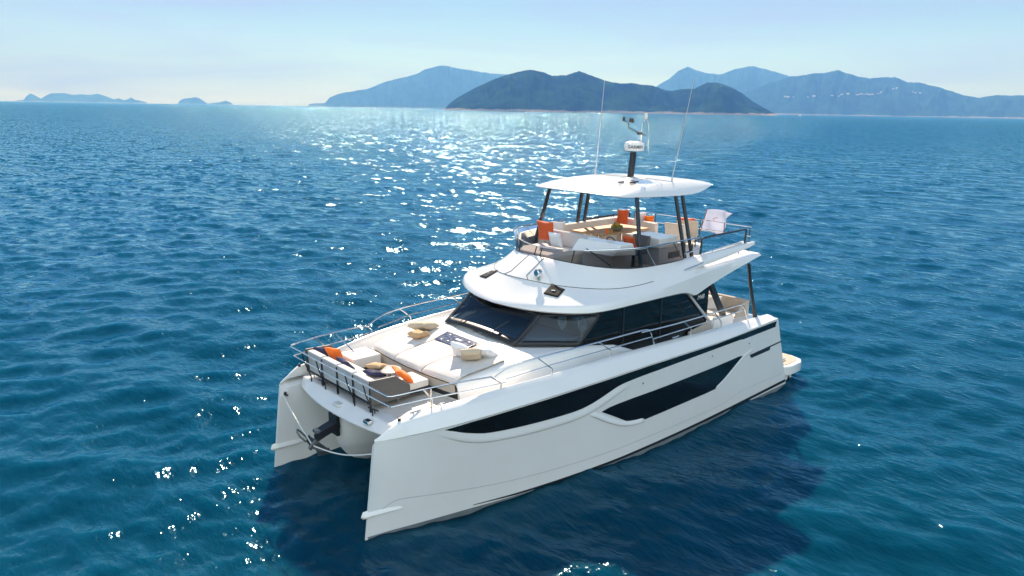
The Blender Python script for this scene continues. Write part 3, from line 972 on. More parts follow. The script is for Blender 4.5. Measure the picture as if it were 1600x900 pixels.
# lettering on the dark aft pane
def text(name, body, size, mt, parent, loc, rot, shear=0.0, extrude=.002):
    cu_ = bpy.data.curves.new(name, 'FONT'); cu_.body = body; cu_.size = size; cu_.extrude = extrude; cu_.align_x = 'CENTER'; cu_.align_y = 'CENTER'; cu_.shear = shear
    tmp = bpy.data.objects.new(name + '_tmp', cu_); C.objects.link(tmp)
    d = bpy.context.evaluated_depsgraph_get()
    me = bpy.data.meshes.new_from_object(tmp.evaluated_get(d))
    bpy.data.objects.remove(tmp); bpy.data.curves.remove(cu_)
    o = link(name, me, mt, parent, smooth=False)
    o.location = loc; o.rotation_euler = rot
    return o


text('model_lettering', 'M48', .17, M['whiteink'], ds, (3.53, 2.142, 3.03), (math.pi / 2, 0, math.pi), .15)
text('model_lettering', 'M48', .17, M['whiteink'], ds, (3.53, -2.142, 3.03), (math.pi / 2, 0, 0), .15)

# ---- roof, flybridge coaming and wings as one moulding
NP = 60
def ring(pts, sm_it=2):
    p = resample(smooth_path(pts, sm_it), NP)
    return [mirror(q) for q in p[::-1][:-1]] + [tuple(q) for q in p]


edge = [(8.78, 0, 3.29), (8.70, .7, 3.29), (8.46, 1.42, 3.30), (8.02, 2.12, 3.335), (7.5, 2.36, 3.36), (6.4, 2.43, 3.385), (5.2, 2.45, 3.38), (4.62, 2.45, 3.36), (4.32, 2.45, 3.22), (4.18, 2.45, 3.22), (3.7, 2.45, 3.37), (2.6, 2.44, 3.60), (1.5, 2.42, 3.79), (1.12, 2.40, 3.85)]
def off(pts, dy, dx, dz=None):
    o = []
    for i, (x, y, z) in enumerate(pts):
        o.append((x - dx * max(0, 1 - y / 2.4), y - dy * min(1, y / 2.0), z if dz is None else dz(x, y, z)))
    return o


crz = lambda x, y, z: float(np.interp(x, [1.1, 3.6, 4.8, 6, 7.2, 7.9, 8.4, 8.8], [3.93, 3.83, 3.72, 3.60, 3.555, 3.52, 3.45, 3.42]))
R = [
    ring(off(edge, .28, .3, lambda x, y, z: z + .03)),
    ring(off(edge, .05, .04, lambda x, y, z: z)),
    ring(off(edge, .0, -.02, lambda x, y, z: z + .035)),
    ring(off(edge, .015, .0, lambda x, y, z: z + (crz(x, y, z) - z) * .5)),
    ring(off(edge, .03, .05, lambda x, y, z: crz(x, y, z) - .035)),
    ring(off(edge, .06, .10, crz)),
    ring(off(edge, .10, .18, lambda x, y, z: crz(x, y, z) + (.025 if x > 4.5 else .006))),
    # roof surface to the foot of the coaming (deck edge inside the slot further aft)
    ring([(8.17, 0, 3.80), (8.15, .36, 3.80), (7.85, 1.0, 3.73), (7.45, 1.55, 3.70), (7.0, 2.0, 3.69), (6.3, 2.20, 3.70), (5.2, 2.28, 3.79), (4.3, 2.28, 3.86), (3.7, 2.2, 3.86), (3.2, 1.95, 3.87), (2.2, 1.92, 3.91), (1.12, 1.90, 3.945)]),
    ring([(8.13, 0, 3.83), (8.11, .36, 3.83), (7.81, 1.0, 3.76), (7.41, 1.54, 3.73), (6.96, 1.98, 3.72), (6.28, 2.18, 3.73), (5.2, 2.26, 3.81), (4.3, 2.27, 3.88), (3.7, 2.27, 3.90), (3.2, 2.26, 3.935), (2.2, 2.22, 4.02), (1.12, 2.18, 4.10)]),
    ring([(7.78, 0, 4.04), (7.76, .3, 4.04), (7.5, .9, 3.98), (7.1, 1.45, 3.93), (6.7, 1.84, 3.90), (6.1, 2.06, 3.89), (5.2, 2.14, 3.93), (4.3, 2.18, 3.99), (3.6, 2.22, 4.03), (3.1, 2.23, 4.04), (2.2, 2.22, 4.10), (1.11, 2.19, 4.16)]),
    ring([(7.43, 0, 4.25), (7.41, .24, 4.245), (7.26, .75, 4.20), (6.93, 1.3, 4.135), (6.55, 1.68, 4.09), (6.0, 1.93, 4.055), (5.0, 2.0, 4.05), (4.2, 2.04, 4.08), (3.5, 2.1, 4.12), (2.2, 2.16, 4.18), (1.10, 2.17, 4.215)]),
    ring([(7.37, 0, 4.255), (7.35, .22, 4.25), (7.2, .7, 4.205), (6.87, 1.24, 4.14), (6.49, 1.6, 4.095), (5.97, 1.83, 4.06), (5.0, 1.90, 4.055), (4.2, 1.94, 4.08), (3.5, 2.0, 4.12), (2.2, 2.06, 4.16), (1.12, 2.12, 4.19)]),
    ring([(7.3, 0, 3.82), (7.28, .2, 3.82), (7.12, .66, 3.82), (6.8, 1.18, 3.82), (6.44, 1.55, 3.82), (5.95, 1.79, 3.82), (5.0, 1.86, 3.82), (4.2, 1.90, 3.82), (3.5, 1.95, 3.84), (2.2, 1.9, 3.86), (1.14, 1.86, 3.88)]),
]
m = MB().grid([list(r) for r in R])
n = len(R[0])
m.f = [q for q in m.f if not (min(q) >= 7 * n and sum(m.v[k][0] for k in q) / 4 < 3.5)]
m.f.append(tuple([k * n for k in range(7)] + [k * n + n - 1 for k in range(6, -1, -1)]))   # aft face of the slab
roof = m.build('roof_moulding', M['gel'], boat, ang=32)
h = n // 2
def cross_floor(ringpts, name, mt, parent, x0=-9, x1=99):
    rr = []
    for k in range(h + 1):
        a, b = ringpts[h - k], ringpts[h + k]
        if not x0 < a[0] < x1: continue
        rr.append([a, tuple((np.array(a) + np.array(b)) / 2), b])
    return MB().grid(rr).build(name, mt, parent)
bpy.context.view_layer.update()
cross_floor(R[0], 'soffit', M['gelmat'], roof)
cross_floor([(p[0], p[1], p[2] + .03) for p in R[-1]], 'flybridge_floor', M['teak'], roof, x0=3.2)
cross_floor(R[7], 'aft_deck', M['gelmat'], roof, x1=3.45)
for s in (1, -1):
    sec = []
    for (x, y, z0, z1) in ((3.85, 2.25, 3.93, 4.09), (3.5, 2.262, 3.915, 4.115), (3.2, 2.26, 3.94, 4.13), (2.2, 2.225, 4.03, 4.18), (1.4, 2.195, 4.10, 4.21), (1.12, 2.18, 4.15, 4.22)):
        yt = float(np.interp(x, [1.1, 2.2, 3.5, 3.9], [2.17, 2.16, 2.10, 2.07]))
        sec.append([(x, s * (y - .12), z0 + .01), (x, s * y, z0), (x, s * (y + .003), z0 + .03), (x, s * (y - .01), z0 + .5 * (z1 - z0)), (x, s * yt, z1), (x, s * (yt - .09), z1)])
    wm = MB().grid(sec, closed=True); wm.f.append(tuple(range(6))); wm.f.append(tuple(range(30, 36)))
    wm.build('wing', M['gel'], roof, ang=32)
# dark roof hatches
for s in (1, -1):
    hz = [(8.12, s * 1.0, 3.655), (7.78, s * .93, 3.745), (7.70, s * 1.27, 3.725), (8.02, s * 1.36, 3.645)]
    def down(x, y):
        ok, p, nr_, ix = roof.ray_cast(Vector((x, y, 6)), Vector((0, 0, -1)))
        return p.z
    cs_ = [(x + .03, y) for x, y, z in hz]
    g0 = []
    for i in range(7):
        r_ = []
        for j in range(7):
            u, v = i / 6, j / 6
            q = [(1 - u) * (1 - v) * np.array(cs_[0]) + u * (1 - v) * np.array(cs_[1]) + u * v * np.array(cs_[2]) + (1 - u) * v * np.array(cs_[3])][0]
            r_.append((q[0], q[1], down(q[0], q[1]) + .012))
        g0.append(r_)
    hh = MB().grid(g0).build('roof_hatch', M['hatch'], roof)
    so_ = hh.modifiers.new('solid', 'SOLIDIFY'); so_.thickness = .012; so_.offset = 1
    zc_ = down(7.95, s * 1.12) + .03
    MB().tube([(7.97, s * 1.08, zc_), (7.93, s * 1.16, zc_)], .018, 6).build('handle', M['steel'], hh)
# searchlight on the coaming front
sl = MB(); sl.lathe([(.05, 0), (.05, .05), (.03, .07), (.03, .1)], (7.93, .62, 3.86), 12); sl.lathe([(.03, -.07), (.085, -.05), (.09, .06), (.07, .075)], (7.95, .62, 4.01), 16, Matrix.Rotation(math.pi / 2, 3, 'Y'))
sl.build('searchlight', M['steel'], boat)
# grooves around the front coaming panel
m = MB()
def on_coaming(y, t):
    # lerp between the foot and top rings at a given |y| fraction
    a = np.array(R[8][h + int(np.clip(abs(y) * 10, 0, 58)) * (1 if y >= 0 else -1)]); b = np.array(R[10][h + int(np.clip(abs(y) * 10, 0, 58)) * (1 if y >= 0 else -1)])
    c = np.array(R[9][h + int(np.clip(abs(y) * 10, 0, 58)) * (1 if y >= 0 else -1)])
    p = (a + (c - a) * (t / .5)) if t < .5 else (c + (b - c) * ((t - .5) / .5))
    nrm = np.array([.5, .25 * np.sign(y), .8]); return p + nrm / np.linalg.norm(nrm) * .004
for y in (-.2, .2):
    m.tube([on_coaming(y * (1 + .5 * (1 - t) * (t < .5)), t) for t in np.linspace(0, 1, 7)], .009, 5)
m.tube([tuple(np.array(R[8][h + k]) + (.004, 0, .006)) for k in range(-26, 27)], .008, 5)
m.build('panel_groove', M['seam'], roof)
# side step recess near the wing root
for s in (1, -1):
    m = MB(); m.tube([(4.55, s * 2.27, 3.90), (3.75, s * 2.275, 3.985)], .014, 6); m.build('grab_handle', M['steel'], roof)

# flybridge smoked screen
fs = empty('flybridge_screen'); fs.parent = boat
def flyscreen(s):
    lowp = smooth_path([(7.40, 0, 4.25), (7.385, .24, 4.245), (7.23, .75, 4.20), (6.9, 1.3, 4.135), (6.52, 1.65, 4.09), (5.98, 1.89, 4.055), (5.0, 1.96, 4.05), (4.25, 2.0, 4.08)], 2)
    topp = smooth_path([(7.32, 0, 4.455), (7.30, .22, 4.455), (7.15, .80, 4.47), (6.80, 1.45, 4.50), (6.42, 1.86, 4.53), (5.98, 2.06, 4.555), (5.0, 2.07, 4.55), (4.25, 2.08, 4.56)], 2)
    a, b = resample(lowp, 46), resample(topp, 46)
    rr = [[(p[0] + (q[0] - p[0]) * t, s * (p[1] + (q[1] - p[1]) * t), p[2] + (q[2] - p[2]) * t) for t in (0, .33, .66, 1)] for p, q in zip(a, b)]
    MB().grid(rr).build('pane', M['smoke'], fs)
    m = MB(); m.tube([(p[0], s * p[1], p[2] + .005) for p in b[:30]], .012, 6); m.build('screen_edge', M['cushgrey'], fs)
    m = MB(); m.tube([(p[0], s * p[1], p[2] + .006) for p in a], .012, 6); m.build('screen_gasket', M['black'], fs)
    for k in (1, 10):
        m = MB(); m.tube([(a[k][0], s * a[k][1], a[k][2]), (b[k][0], s * b[k][1], b[k][2])], .014, 6)
        m.build('screen_post', M['black'], fs)
    # rail over the screen
    rp = [(7.0, 1.15, 4.50), (6.6, 1.72, 4.56), (6.2, 2.04, 4.59), (5.6, 2.08, 4.58), (4.8, 2.09, 4.59), (3.6, 2.1, 4.60)]
    m = MB(); m.tube([(x, s * y, z) for x, y, z in smooth_path(rp, 2)], .018, 8)
    m.tube([(4.3, s * 2.06, 4.24), (3.6, s * 2.07, 4.30)], .012, 6)
    fr_ = m.build('flybridge_rail', M['steel'], boat)
    for (xa, za, xb, zb) in ((7.5, 4.5, 7.15, 4.17), (6.95, 4.55, 6.5, 4.10), (5.85, 4.57, 5.3, 4.06), (4.8, 4.58, 4.25, 4.10)):
        ya = float(np.interp(xa, [5, 6.0, 6.42, 6.8, 7.15, 7.3], [2.07, 2.06, 1.86, 1.45, .8, .22])); yb = float(np.interp(xb, [5, 5.98, 6.52, 6.9, 7.23], [1.96, 1.89, 1.65, 1.3, .75]))
        if xa < 7.2:
            m = MB(); m.tube([(xa, s * ya, za), (xb, s * yb, zb)], .014, 6); m.build('strut', M['steel'] if xa < 5.9 else M['carbon'], fr_)
    # framed dark panel on the wing
    pp = [(3.52, 2.02, 4.13), (3.50, 2.02, 4.50), (3.40, 2.02, 4.545), (1.42, 2.02, 4.58), (1.36, 2.02, 4.55), (1.40, 2.02, 4.19)]
    q = [(x, s * y, z) for x, y, z in pp]
    w = MB(); w.tube(q[:2] + [q[2]] + q[3:5] + [q[5]], .03, 8); fr = w.build('wing_frame', M['carbon'], boat)
    MB().add(q, [tuple(range(6))]).build('pane', M['panel'], fr)
    for x in (2.9, 2.2, 1.6):
        m = MB(); m.tube([(x, s * 1.98, 3.93), (x, s * 1.98, 4.62)], .013, 6); m.build('wing_stanchion', M['anod'], boat)


for s in (1, -1): flyscreen(s)
# aft flybridge rail across the stern
m = MB()
for z in (4.62, 4.36): m.tube([(1.15, -2.05, z), (1.10, 0, z), (1.15, 2.05, z)], .014, 6)
ar_ = m.build('aft_flybridge_rail', M['steel'], boat)
for y in np.linspace(-2.0, 2.0, 6):
    m = MB(); m.tube([(1.14, y, 3.9), (1.14, y, 4.62)], .013, 6); m.build('stanchion', M['anod'], ar_)

# ---- hardtop
he = [(6.22, 0, 5.715), (6.20, .7, 5.71), (6.12, 1.40, 5.70), (5.95, 1.50, 5.685), (5.5, 1.56, 5.665), (4.8, 1.62, 5.64), (4.1, 1.66, 5.62), (3.6, 1.69, 5.63), (3.3, 1.71, 5.66), (3.0, 1.71, 5.73), (2.75, 1.68, 5.79), (2.58, 1.58, 5.83), (2.45, 1.2, 5.86), (2.40, 0, 5.88)]
def hring(dy, dx, z):
    q = (lambda x: dy) if not callable(dy) else dy
    return ring([(x + (4.3 - x) * (dx if not callable(dx) else dx(x)), y * (1 - q(x)), z(x, y, zz_)) for x, y, zz_ in he], 0)
crs = lambda x: float(np.interp(x, [2.4, 3.2, 4.2, 5.5, 6.2], [.10, .17, .19, .10, .012]))
ztop = lambda x, y: 5.955 - .05 * (x - 4.2) ** 2 * (1 if x > 4.2 else .16) - .012 * y * y
HR = [hring(.18, .12, lambda x, y, z: z + .03), hring(.03, .02, lambda x, y, z: z - .005), hring(0, 0, lambda x, y, z: z + .012), hring(.004, .003, lambda x, y, z: z + .026),
      hring(crs, lambda x: .012 if x > 4.3 else .10, lambda x, y, z: max(z + .032, ztop(x, y * (1 - crs(x))) - .012)), hring(lambda x: crs(x) + .03, lambda x: .03 if x > 4.3 else .13, lambda x, y, z: max(z + .04, ztop(x, y * (.97 - crs(x))))), hring(.26, .14, lambda x, y, z: ztop(x, y * .74)), hring(.6, .45, lambda x, y, z: ztop(4.3 + (x - 4.3) * .55, y * .4)), hring(.98, .95, lambda x, y, z: 5.96)]
hm = MB().grid([list(r) for r in HR])
ht = hm.build('hardtop', M['gel'], boat, ang=38)
cross_floor(HR[0], 'headliner', M['gelmat'], ht)
for s in (1, -1):
    for (x0, y0, z0, x1, y1, z1) in ((5.52, 1.44, 5.70, 5.72, 1.84, 4.0), (4.10, 1.54, 5.68, 4.0, 1.90, 4.02), (3.82, 1.54, 5.68, 3.70, 1.90, 4.04)):
        d = Vector((x1 - x0, s * (y1 - y0), z1 - z0)); a = Vector((x0, s * y0, z0))
        m = MB(); m.prism([a + Vector((-.05, -.03, 0)), a + Vector((.05, -.03, 0)), a + Vector((.05, .03, 0)), a + Vector((-.05, .03, 0))], d)
        m.build('hardtop_pillar', M['carbon'], boat, bevel=.012)
    m = MB(); m.tube([(3.95, s * 1.9, 4.22), (3.75, s * 1.9, 4.22)], .02, 6); m.build('pillar_brace', M['carbon'], boat)
    # whip aerials, raked aft
    m = MB(); a = Vector((3.92, s * 1.28, 5.90)); tip = Vector((3.5, s * 1.45, 8.5))
    m.lathe([(.035, 0), (.03, .05), (.018, .14)], tuple(a), 10)
    m.tube([a + Vector((0, 0, .1)), a.lerp(tip, .35), a.lerp(tip, .36), tip], [.014, .012, .010, .008], 6)
    m.build('whip_aerial', M['cushgrey'], boat)
# cable conduit and shallow round plate on the hardtop
m = MB(); m.tube([(3.92, -1.27, 5.945), (4.0, -.5, 5.968), (3.95, .3, 5.968), (3.92, .7, 5.962), (3.92, 1.27, 5.945)], .012, 6); m.build('cable', M['cushgrey'], ht)
m = MB(); m.lathe([(.26, 0), (.26, .012), (.24, .016)], (4.1, .28, 5.952), 28); m.build('round_plate', M['cushgrey'], ht)
for (x, y) in ((4.7, .75), (4.95, .85), (5.1, .6)):
    m = MB(); m.box((x - .10, y - .015, 5.92), (x + .10, y + .015, 5.957)); m.build('hardtop_fitting', M['anod'], ht)
# mast
mast = MB().prism([(3.90, -.055, 5.94), (4.06, -.055, 5.94), (4.06, .055, 5.94), (3.90, .055, 5.94)], (-.08, 0, .70)).build('radar_mast', M['anod'], boat, bevel=.02)
m = MB(); m.box((3.66, -.12, 6.62), (4.1, .12, 6.645)); m.build('bracket', M['steel'], mast)
rd = MB(); rd.lathe([(.20, 6.645), (.25, 6.66), (.262, 6.70), (.262, 6.80), (.25, 6.85), (.20, 6.885), (.10, 6.90), (.01, 6.902)], (3.88, 0, 0), 32)
rad_o = rd.build('radome', M['gel'], mast, ang=30)
# wording round the side that faces forward to port
cc = bpy.data.curves.new('t', 'FONT'); cc.body = 'GARMIN'; cc.size = .115; cc.align_x = 'CENTER'; cc.align_y = 'CENTER'; cc.offset = .003
tmp = bpy.data.objects.new('t', cc); C.objects.link(tmp)
me = bpy.data.meshes.new_from_object(tmp.evaluated_get(bpy.context.evaluated_depsgraph_get())); bpy.data.objects.remove(tmp)
ctr = rad(46)
for v in me.vertices:
    a = ctr + v.co.x / .264 * 1.0
    v.co = Vector((3.88 + .2645 * math.cos(a), .2645 * math.sin(a), 6.75 + v.co.y))
link('radome_lettering', me, M['ink'], mast, smooth=False)
m = MB(); m.tube(smooth_path([(3.62, .0, 6.64), (3.50, -.09, 6.66), (3.47, -.10, 7.3), (3.46, -.06, 7.42), (3.46, 0, 7.46), (3.46, .06, 7.42), (3.45, .10, 7.3), (3.42, .12, 6.55)], 2), .014, 8); m.build('light_hoop', M['steel'], mast)
m = MB(); m.lathe([(.05, 0), (.055, .03), (.055, .11), (.04, .15), (.01, .16)], (3.46, 0, 7.46), 14); m.build('anchor_light', M['lens'], mast)
m = MB(); m.tube([(3.44, .0, 7.05), (3.6, -.02, 7.08), (4.1, -.04, 7.24)], .012, 6); m.box((3.62, -.05, 7.06), (3.74, .03, 7.13)); m.tube([(4.1, -.04, 7.24), (4.12, -.04, 7.38)], .018, 6)
m.tube([(4.12, -.04, 7.36), (4.3, -.04, 7.42)], .01, 6)
m.build('sensor_arm', M['anod'], mast)
for (x, y, z) in ((4.32, -.04, 7.46), (4.02, .02, 7.42), (3.97, -.10, 7.43)):
    m = MB(); m.lathe([(.008, -.06), (.035, -.04), (.04, .02), (.02, .06)], (x, y, z), 10); m.build('wind_sensor', M['black'], mast)

# ---- flybridge furniture that is moulded in
m = MB()
m.prism([(5.6, -1.80, 3.86), (1.9, -1.86, 3.86), (1.9, -1.25, 3.86), (5.6, -1.15, 3.86)], (0, 0, .30))
m.build('settee_base', M['gel'], boat, bevel=.03)
st = MB()
st.prism([(5.55, -1.62, 4.16), (2.0, -1.66, 4.16), (2.0, -1.22, 4.16), (5.55, -1.12, 4.16)], (0, 0, .10)); st.build('settee_seat', M['cush'], boat, bevel=.035, seg=3)
st = MB(); st.prism([(5.6, -1.82, 4.10), (1.95, -1.90, 4.10), (1.95, -1.70, 4.10), (5.6, -1.62, 4.10)], (0, 0, .45)); st.build('settee_back', M['cush'], boat, bevel=.05, seg=3)
st = MB(); st.prism([(2.0, -1.7, 4.10), (1.85, -1.7, 4.10), (2.1, -.35, 4.10), (2.28, -.35, 4.10)], (0, 0, .42)); st.build('settee_back', M['cush'], boat, bevel=.05, seg=3)
st = MB(); st.prism([(2.9, -1.3, 3.86), (2.2, -1.3, 3.86), (2.4, -.35, 3.86), (2.9, -.35, 3.86)], (0, 0, .36)); st.build('settee_seat', M['cush'], boat, bevel=.035, seg=3)
# facing bench on the port side of the table
st = MB(); st.prism([(5.1, .25, 3.86), (3.6, .25, 3.86), (3.6, .7, 3.86), (5.1, .7, 3.86)], (0, 0, .38)); st.build('bench_seat', M['cush'], boat, bevel=.035, seg=3)
# forward lounge: pale grey back in front of the settee
st = MB(); st.prism([(6.95, -1.1, 3.86), (6.95, .1, 3.86), (5.7, .25, 3.86), (5.75, -1.5, 3.86), (6.5, -1.45, 3.86)], (0, 0, .33)); st.build('lounge_seat', M['cushgrey'], boat, bevel=.04, seg=3)
st = MB(); st.prism([(5.72, -1.35, 4.15), (5.58, -1.35, 4.15), (5.50, .32, 4.15), (5.64, .32, 4.15)], (.0, 0, .42)); st.build('lounge_back', M['cushgrey'], boat, bevel=.05, seg=3)
# helm console: white raked moulding over a grey base
st = MB(); st.prism([(6.55, .55, 4.66), (6.15, .60, 4.66), (6.0, .60, 4.35), (6.78, .52, 4.40)], (-.25, 1.12, -.03)); hc = st.build('helm_console', M['gel'], boat, bevel=.03, seg=3)
st = MB(); st.box((5.6, .5, 3.86), (6.3, 1.42, 4.40)); st.build('console_base', M['cushgrey'], hc)
st = MB(); st.tube([(6.06 + .16 * math.cos(a) * .35 - .1, 1.1 + .16 * math.sin(a), 4.55 + .16 * math.cos(a)) for a in np.linspace(0, 2 * math.pi, 18)[:-1]], .014, 6, closed=True); st.build('steering_wheel', M['black'], hc)
# wet bar
st = MB(); st.box((3.75, .55, 4.30), (4.55, 1.48, 4.56)); wb = st.build('wet_bar', M['gel'], boat, bevel=.025, seg=3)
st = MB(); st.box((3.45, .6, 3.86), (4.5, 1.45, 4.30)); st.build('bar_cabinet', M['cushgrey'], wb, bevel=.015)
st = MB(); st.box((3.62, 1.451, 4.0), (4.1, 1.462, 4.16)); st.build('bar_grille', M['black'], wb)
st = MB(); st.box((3.45, .62, 4.30), (3.74, 1.43, 4.34)); st.build('bar_shelf', M['cushgrey'], wb)

# ---- guard rails
def rails(s):
    def P(l): return [(x, s * y, z) for x, y, z in l]
    r1 = [(12.90, 1.85, 2.64), (12.84, 1.95, 2.65), (12.2, 2.06, 2.67), (11.5, 2.16, 2.66), (10.78, 2.26, 2.62)]
    m = MB(); m.tube(P(smooth_path(r1, 1)), .017, 8)
    m.tube(P([(12.84, 1.86, 2.42), (12.2, 1.98, 2.44), (11.2, 2.15, 2.42), (10.45, 2.30, 2.43)]), .014, 8)
    rl = m.build('bow_rail', M['steel'], boat)
    for (xf, yf, zf, xt, yt, zt) in ((11.98, 1.94, 2.16, 12.25, 2.05, 2.665), (10.60, 2.33, 2.24, 10.8, 2.26, 2.62)):
        q = MB(); q.tube(P([(xf, yf, zf), (xf, yf, zf + .22), (xt, yt, zt)]), .015, 8); q.build('stanchion', M['steel'], rl)
    q = MB(); q.tube(P([(11.62, 1.42, DECK), (11.62, 1.42, DECK + .40), (11.7, 2.12, 2.66)]), .014, 8); q.build('stanchion', M['steel'], rl)
    r2_ = [(10.45, 2.34, 2.45), (10.72, 2.28, 2.60), (10.6, 2.30, 2.66), (10.35, 2.34, 2.76), (9.9, 2.41, 2.81), (9.4, 2.47, 2.83), (8.6, 2.53, 2.83), (7.9, 2.57, 2.83), (6.6, 2.63, 2.84), (6.38, 2.64, 2.82), (6.28, 2.64, 2.76), (6.12, 2.66, 2.38)]
    m = MB(); m.tube(P(smooth_path(r2_[1:], 2)), .017, 8)
    m.tube(P([(10.45, 2.30, 2.50), (9.3, 2.48, 2.60), (7.8, 2.58, 2.62), (6.26, 2.65, 2.62)]), .014, 8)
    rl = m.build('side_rail', M['steel'], boat)
    for (xf, yf, zf, xt, yt, zt) in ((9.35, 2.50, 2.36, 9.72, 2.44, 2.82), (7.66, 2.62, 2.43, 8.0, 2.56, 2.83)):
        q = MB(); q.tube(P([(xf, yf, zf), (xf, yf, zf + .16), (xt, yt, zt)]), .015, 8); q.build('stanchion', M['steel'], rl)
    r3 = [(6.62, 2.64, 2.80), (5.8, 2.68, 2.78), (4.9, 2.70, 2.77), (3.6, 2.70, 2.77), (2.5, 2.68, 2.76), (2.3, 2.68, 2.72), (2.06, 2.70, 2.26)]
    m = MB(); m.tube(P(smooth_path(r3, 2)), .017, 8)
    m.tube(P([(6.2, 2.66, 2.56), (4.9, 2.70, 2.58), (3.6, 2.70, 2.58), (2.25, 2.69, 2.60)]), .014, 8)
    rl = m.build('side_rail', M['steel'], boat)
    for (xf, yf, zf, xt, yt, zt) in ((4.72, 2.70, 2.37, 5.05, 2.69, 2.775), (3.38, 2.70, 2.30, 3.72, 2.69, 2.77)):
        q = MB(); q.tube(P([(xf, yf, zf), (xf, yf, zf + .16), (xt, yt, zt)]), .015, 8); q.build('stanchion', M['steel'], rl)
    # cleats and fairleads on the cap
    for (x, y, z) in ((12.35, 1.93, 2.17), (5.35, 2.70, 2.40)):
        m = MB(); m.tube([(x - .12, s * y, z + .055), (x + .12, s * y, z + .055)], .014, 8)
        for d in (-.05, .05): m.tube([(x + d, s * y, z - .02), (x + d, s * y, z + .055)], .014, 6)
        m.build('cleat', M['steel'], boat)
    m = MB(); m.lathe([(.03, 0), (.03, .05), (.022, .06)], (12.70, s * 1.92, 2.13), 10); m.build('bollard', M['anod'], boat)
    hh = MB().prism([(11.98, s * 1.55, DECK + .006), (11.42, s * 1.50, DECK + .006), (11.38, s * 1.76, DECK + .006), (11.86, s * 1.80, DECK + .006)], (0, 0, .022)).build('locker_hatch', M['tabletop'], boat, bevel=.006)
    MB().box((11.88, s * 1.57 if s > 0 else -1.66, DECK + .03), (11.96, s * 1.66 if s > 0 else -1.57, DECK + .045)).build('hatch_latch', M['black'], hh)
    m = MB(); m.lathe([(.05, 0), (.05, .06), (.03, .09)], (11.52, s * 1.62, DECK + .03), 12); m.tube([(11.44, s * 1.62, DECK + .1), (11.6, s * 1.62, DECK + .1)], .018, 6); m.build('windlass', M['steel'], hh)


for s in (1, -1): rails(s)
m = MB()
m.tube([(12.90, -1.86, 2.64), (12.92, 0, 2.645), (12.90, 1.86, 2.64)], .017, 8)
m.tube([(12.84, -1.87, 2.42), (12.86, 0, 2.425), (12.84, 1.87, 2.42)], .014, 8)
rl = m.build('pulpit_rail', M['steel'], boat)
for y in (-1.35, -.75, .40, 1.05):
    q = MB(); q.tube([(12.72, y, DECK + .0), (12.72, y, DECK + .10), (12.86, y + (.0), 2.43), (12.91, y, 2.64)], .014, 8); q.build('stanchion', M['anod'], rl)
for y in (.95, -1.0):
    m = MB(); m.tube([(12.66, y - .15, DECK + .085), (12.62, y + .15, DECK + .085)], .012, 6)
    for d in (-.05, .05): m.tube([(12.64, y + d, DECK + .0), (12.64, y + d, DECK + .085)], .012, 6)
    m.build('cleat', M['anod'], boat)
# bow lamp blister and hinge on the beam
m = MB(); m.box((12.80, 1.02, 1.86), (12.92, 1.18, 1.925)); m.build('bow_lamp', M['steel'], boat, bevel=.012)
m = MB(); m.box((12.78, -.12, 1.87), (12.93, .1, 1.92)); m.build('hinge_block', M['gel'], boat, bevel=.02)
# starboard bow step
for s in (-1,):
    m = MB(); m.box((10.15, -2.05, DECK), (10.85, -1.62, 2.14)); m.build('side_step', M['gel'], boat, bevel=.02)
# anchor roller arm
m = MB(); m.prism([(12.9, -.11, 1.60), (12.9, .11, 1.60), (13.30, .10, 1.48), (13.42, .0, 1.40), (13.30, -.10, 1.48)], (-.02, 0, -.16)); ra = m.build('bow_roller', M['anod'], boat, bevel=.01)
m = MB(); m.box((12.93, -.16, 1.30), (12.995, .16, 1.72)); m.build('roller_recess', M['black'], ra)
m = MB(); m.box((13.30, -.07, 1.44), (13.40, .07, 1.50)); m.build('roller_cap', M['steel'], ra)

# ------------------------------------------------------------------ loose things
anchor = empty('anchor', (13.36, 0, 1.3))
tag(anchor, 'dark galvanised anchor with pointed fluke under the bow roller', 'anchor')
def ap(m, name, mt, **k):
    m.v = [(x - 13.36, y, z - 1.3) for x, y, z in m.v]; return m.build(name, mt, anchor, **k)
m = MB(); m.prism([(13.0, -.025, 1.43), (13.32, -.025, 1.36), (13.55, -.025, 1.16), (13.50, -.025, 1.10), (13.28, -.025, 1.26), (13.0, -.025, 1.36)], (0, .05, 0)); ap(m, 'shank', M['iron'], bevel=.008)
m = MB(); m.prism([(13.50, 0, 1.16), (13.42, -.30, 1.14), (13.30, -.40, 1.22), (13.24, -.34, 1.08), (13.34, 0, .92), (13.24, .34, 1.08), (13.30, .40, 1.22), (13.42, .30, 1.14)], (.02, 0, .035)); ap(m, 'fluke', M['iron'], bevel=.008)
m = MB(); m.tube([(13.38, -.36, 1.20), (13.48, -.42, 1.34), (13.56, -.40, 1.42), (13.60, -.34, 1.40), (13.56, -.28, 1.30), (13.46, -.26, 1.18)], .02, 8); ap(m, 'roll_bar', M['iron'])

rope = MB()
pA, pM, pB = Vector((13.17, -1.815, 1.63)), Vector((13.44, -.02, 1.18)), Vector((13.20, 1.80, 1.60))
pts = [pA.lerp(pM, t) - Vector((0, 0, .04 * math.sin(math.pi * t))) for t in np.linspace(0, 1, 14)] + [pM.lerp(pB, t) - Vector((0, 0, .10 * math.sin(math.pi * t))) for t in np.linspace(0, 1, 18)[1:]]
ro = rope.tube(pts, .014, 8).build('mooring_rope', M['rope'])
tag(ro, 'slack white rope slung between the two bows across the anchor', 'rope')
m = MB(); m.lathe([(.03, 0), (.03, .02), (.02, .03)], (13.12, -1.80, 1.66), 14, Matrix.Rotation(-math.pi / 2, 3, 'X')); m.tube([(13.08, -1.77, 1.60), (13.16, -1.75, 1.66)], .02, 6)
m.build('rope_eye', M['anod'], boat)

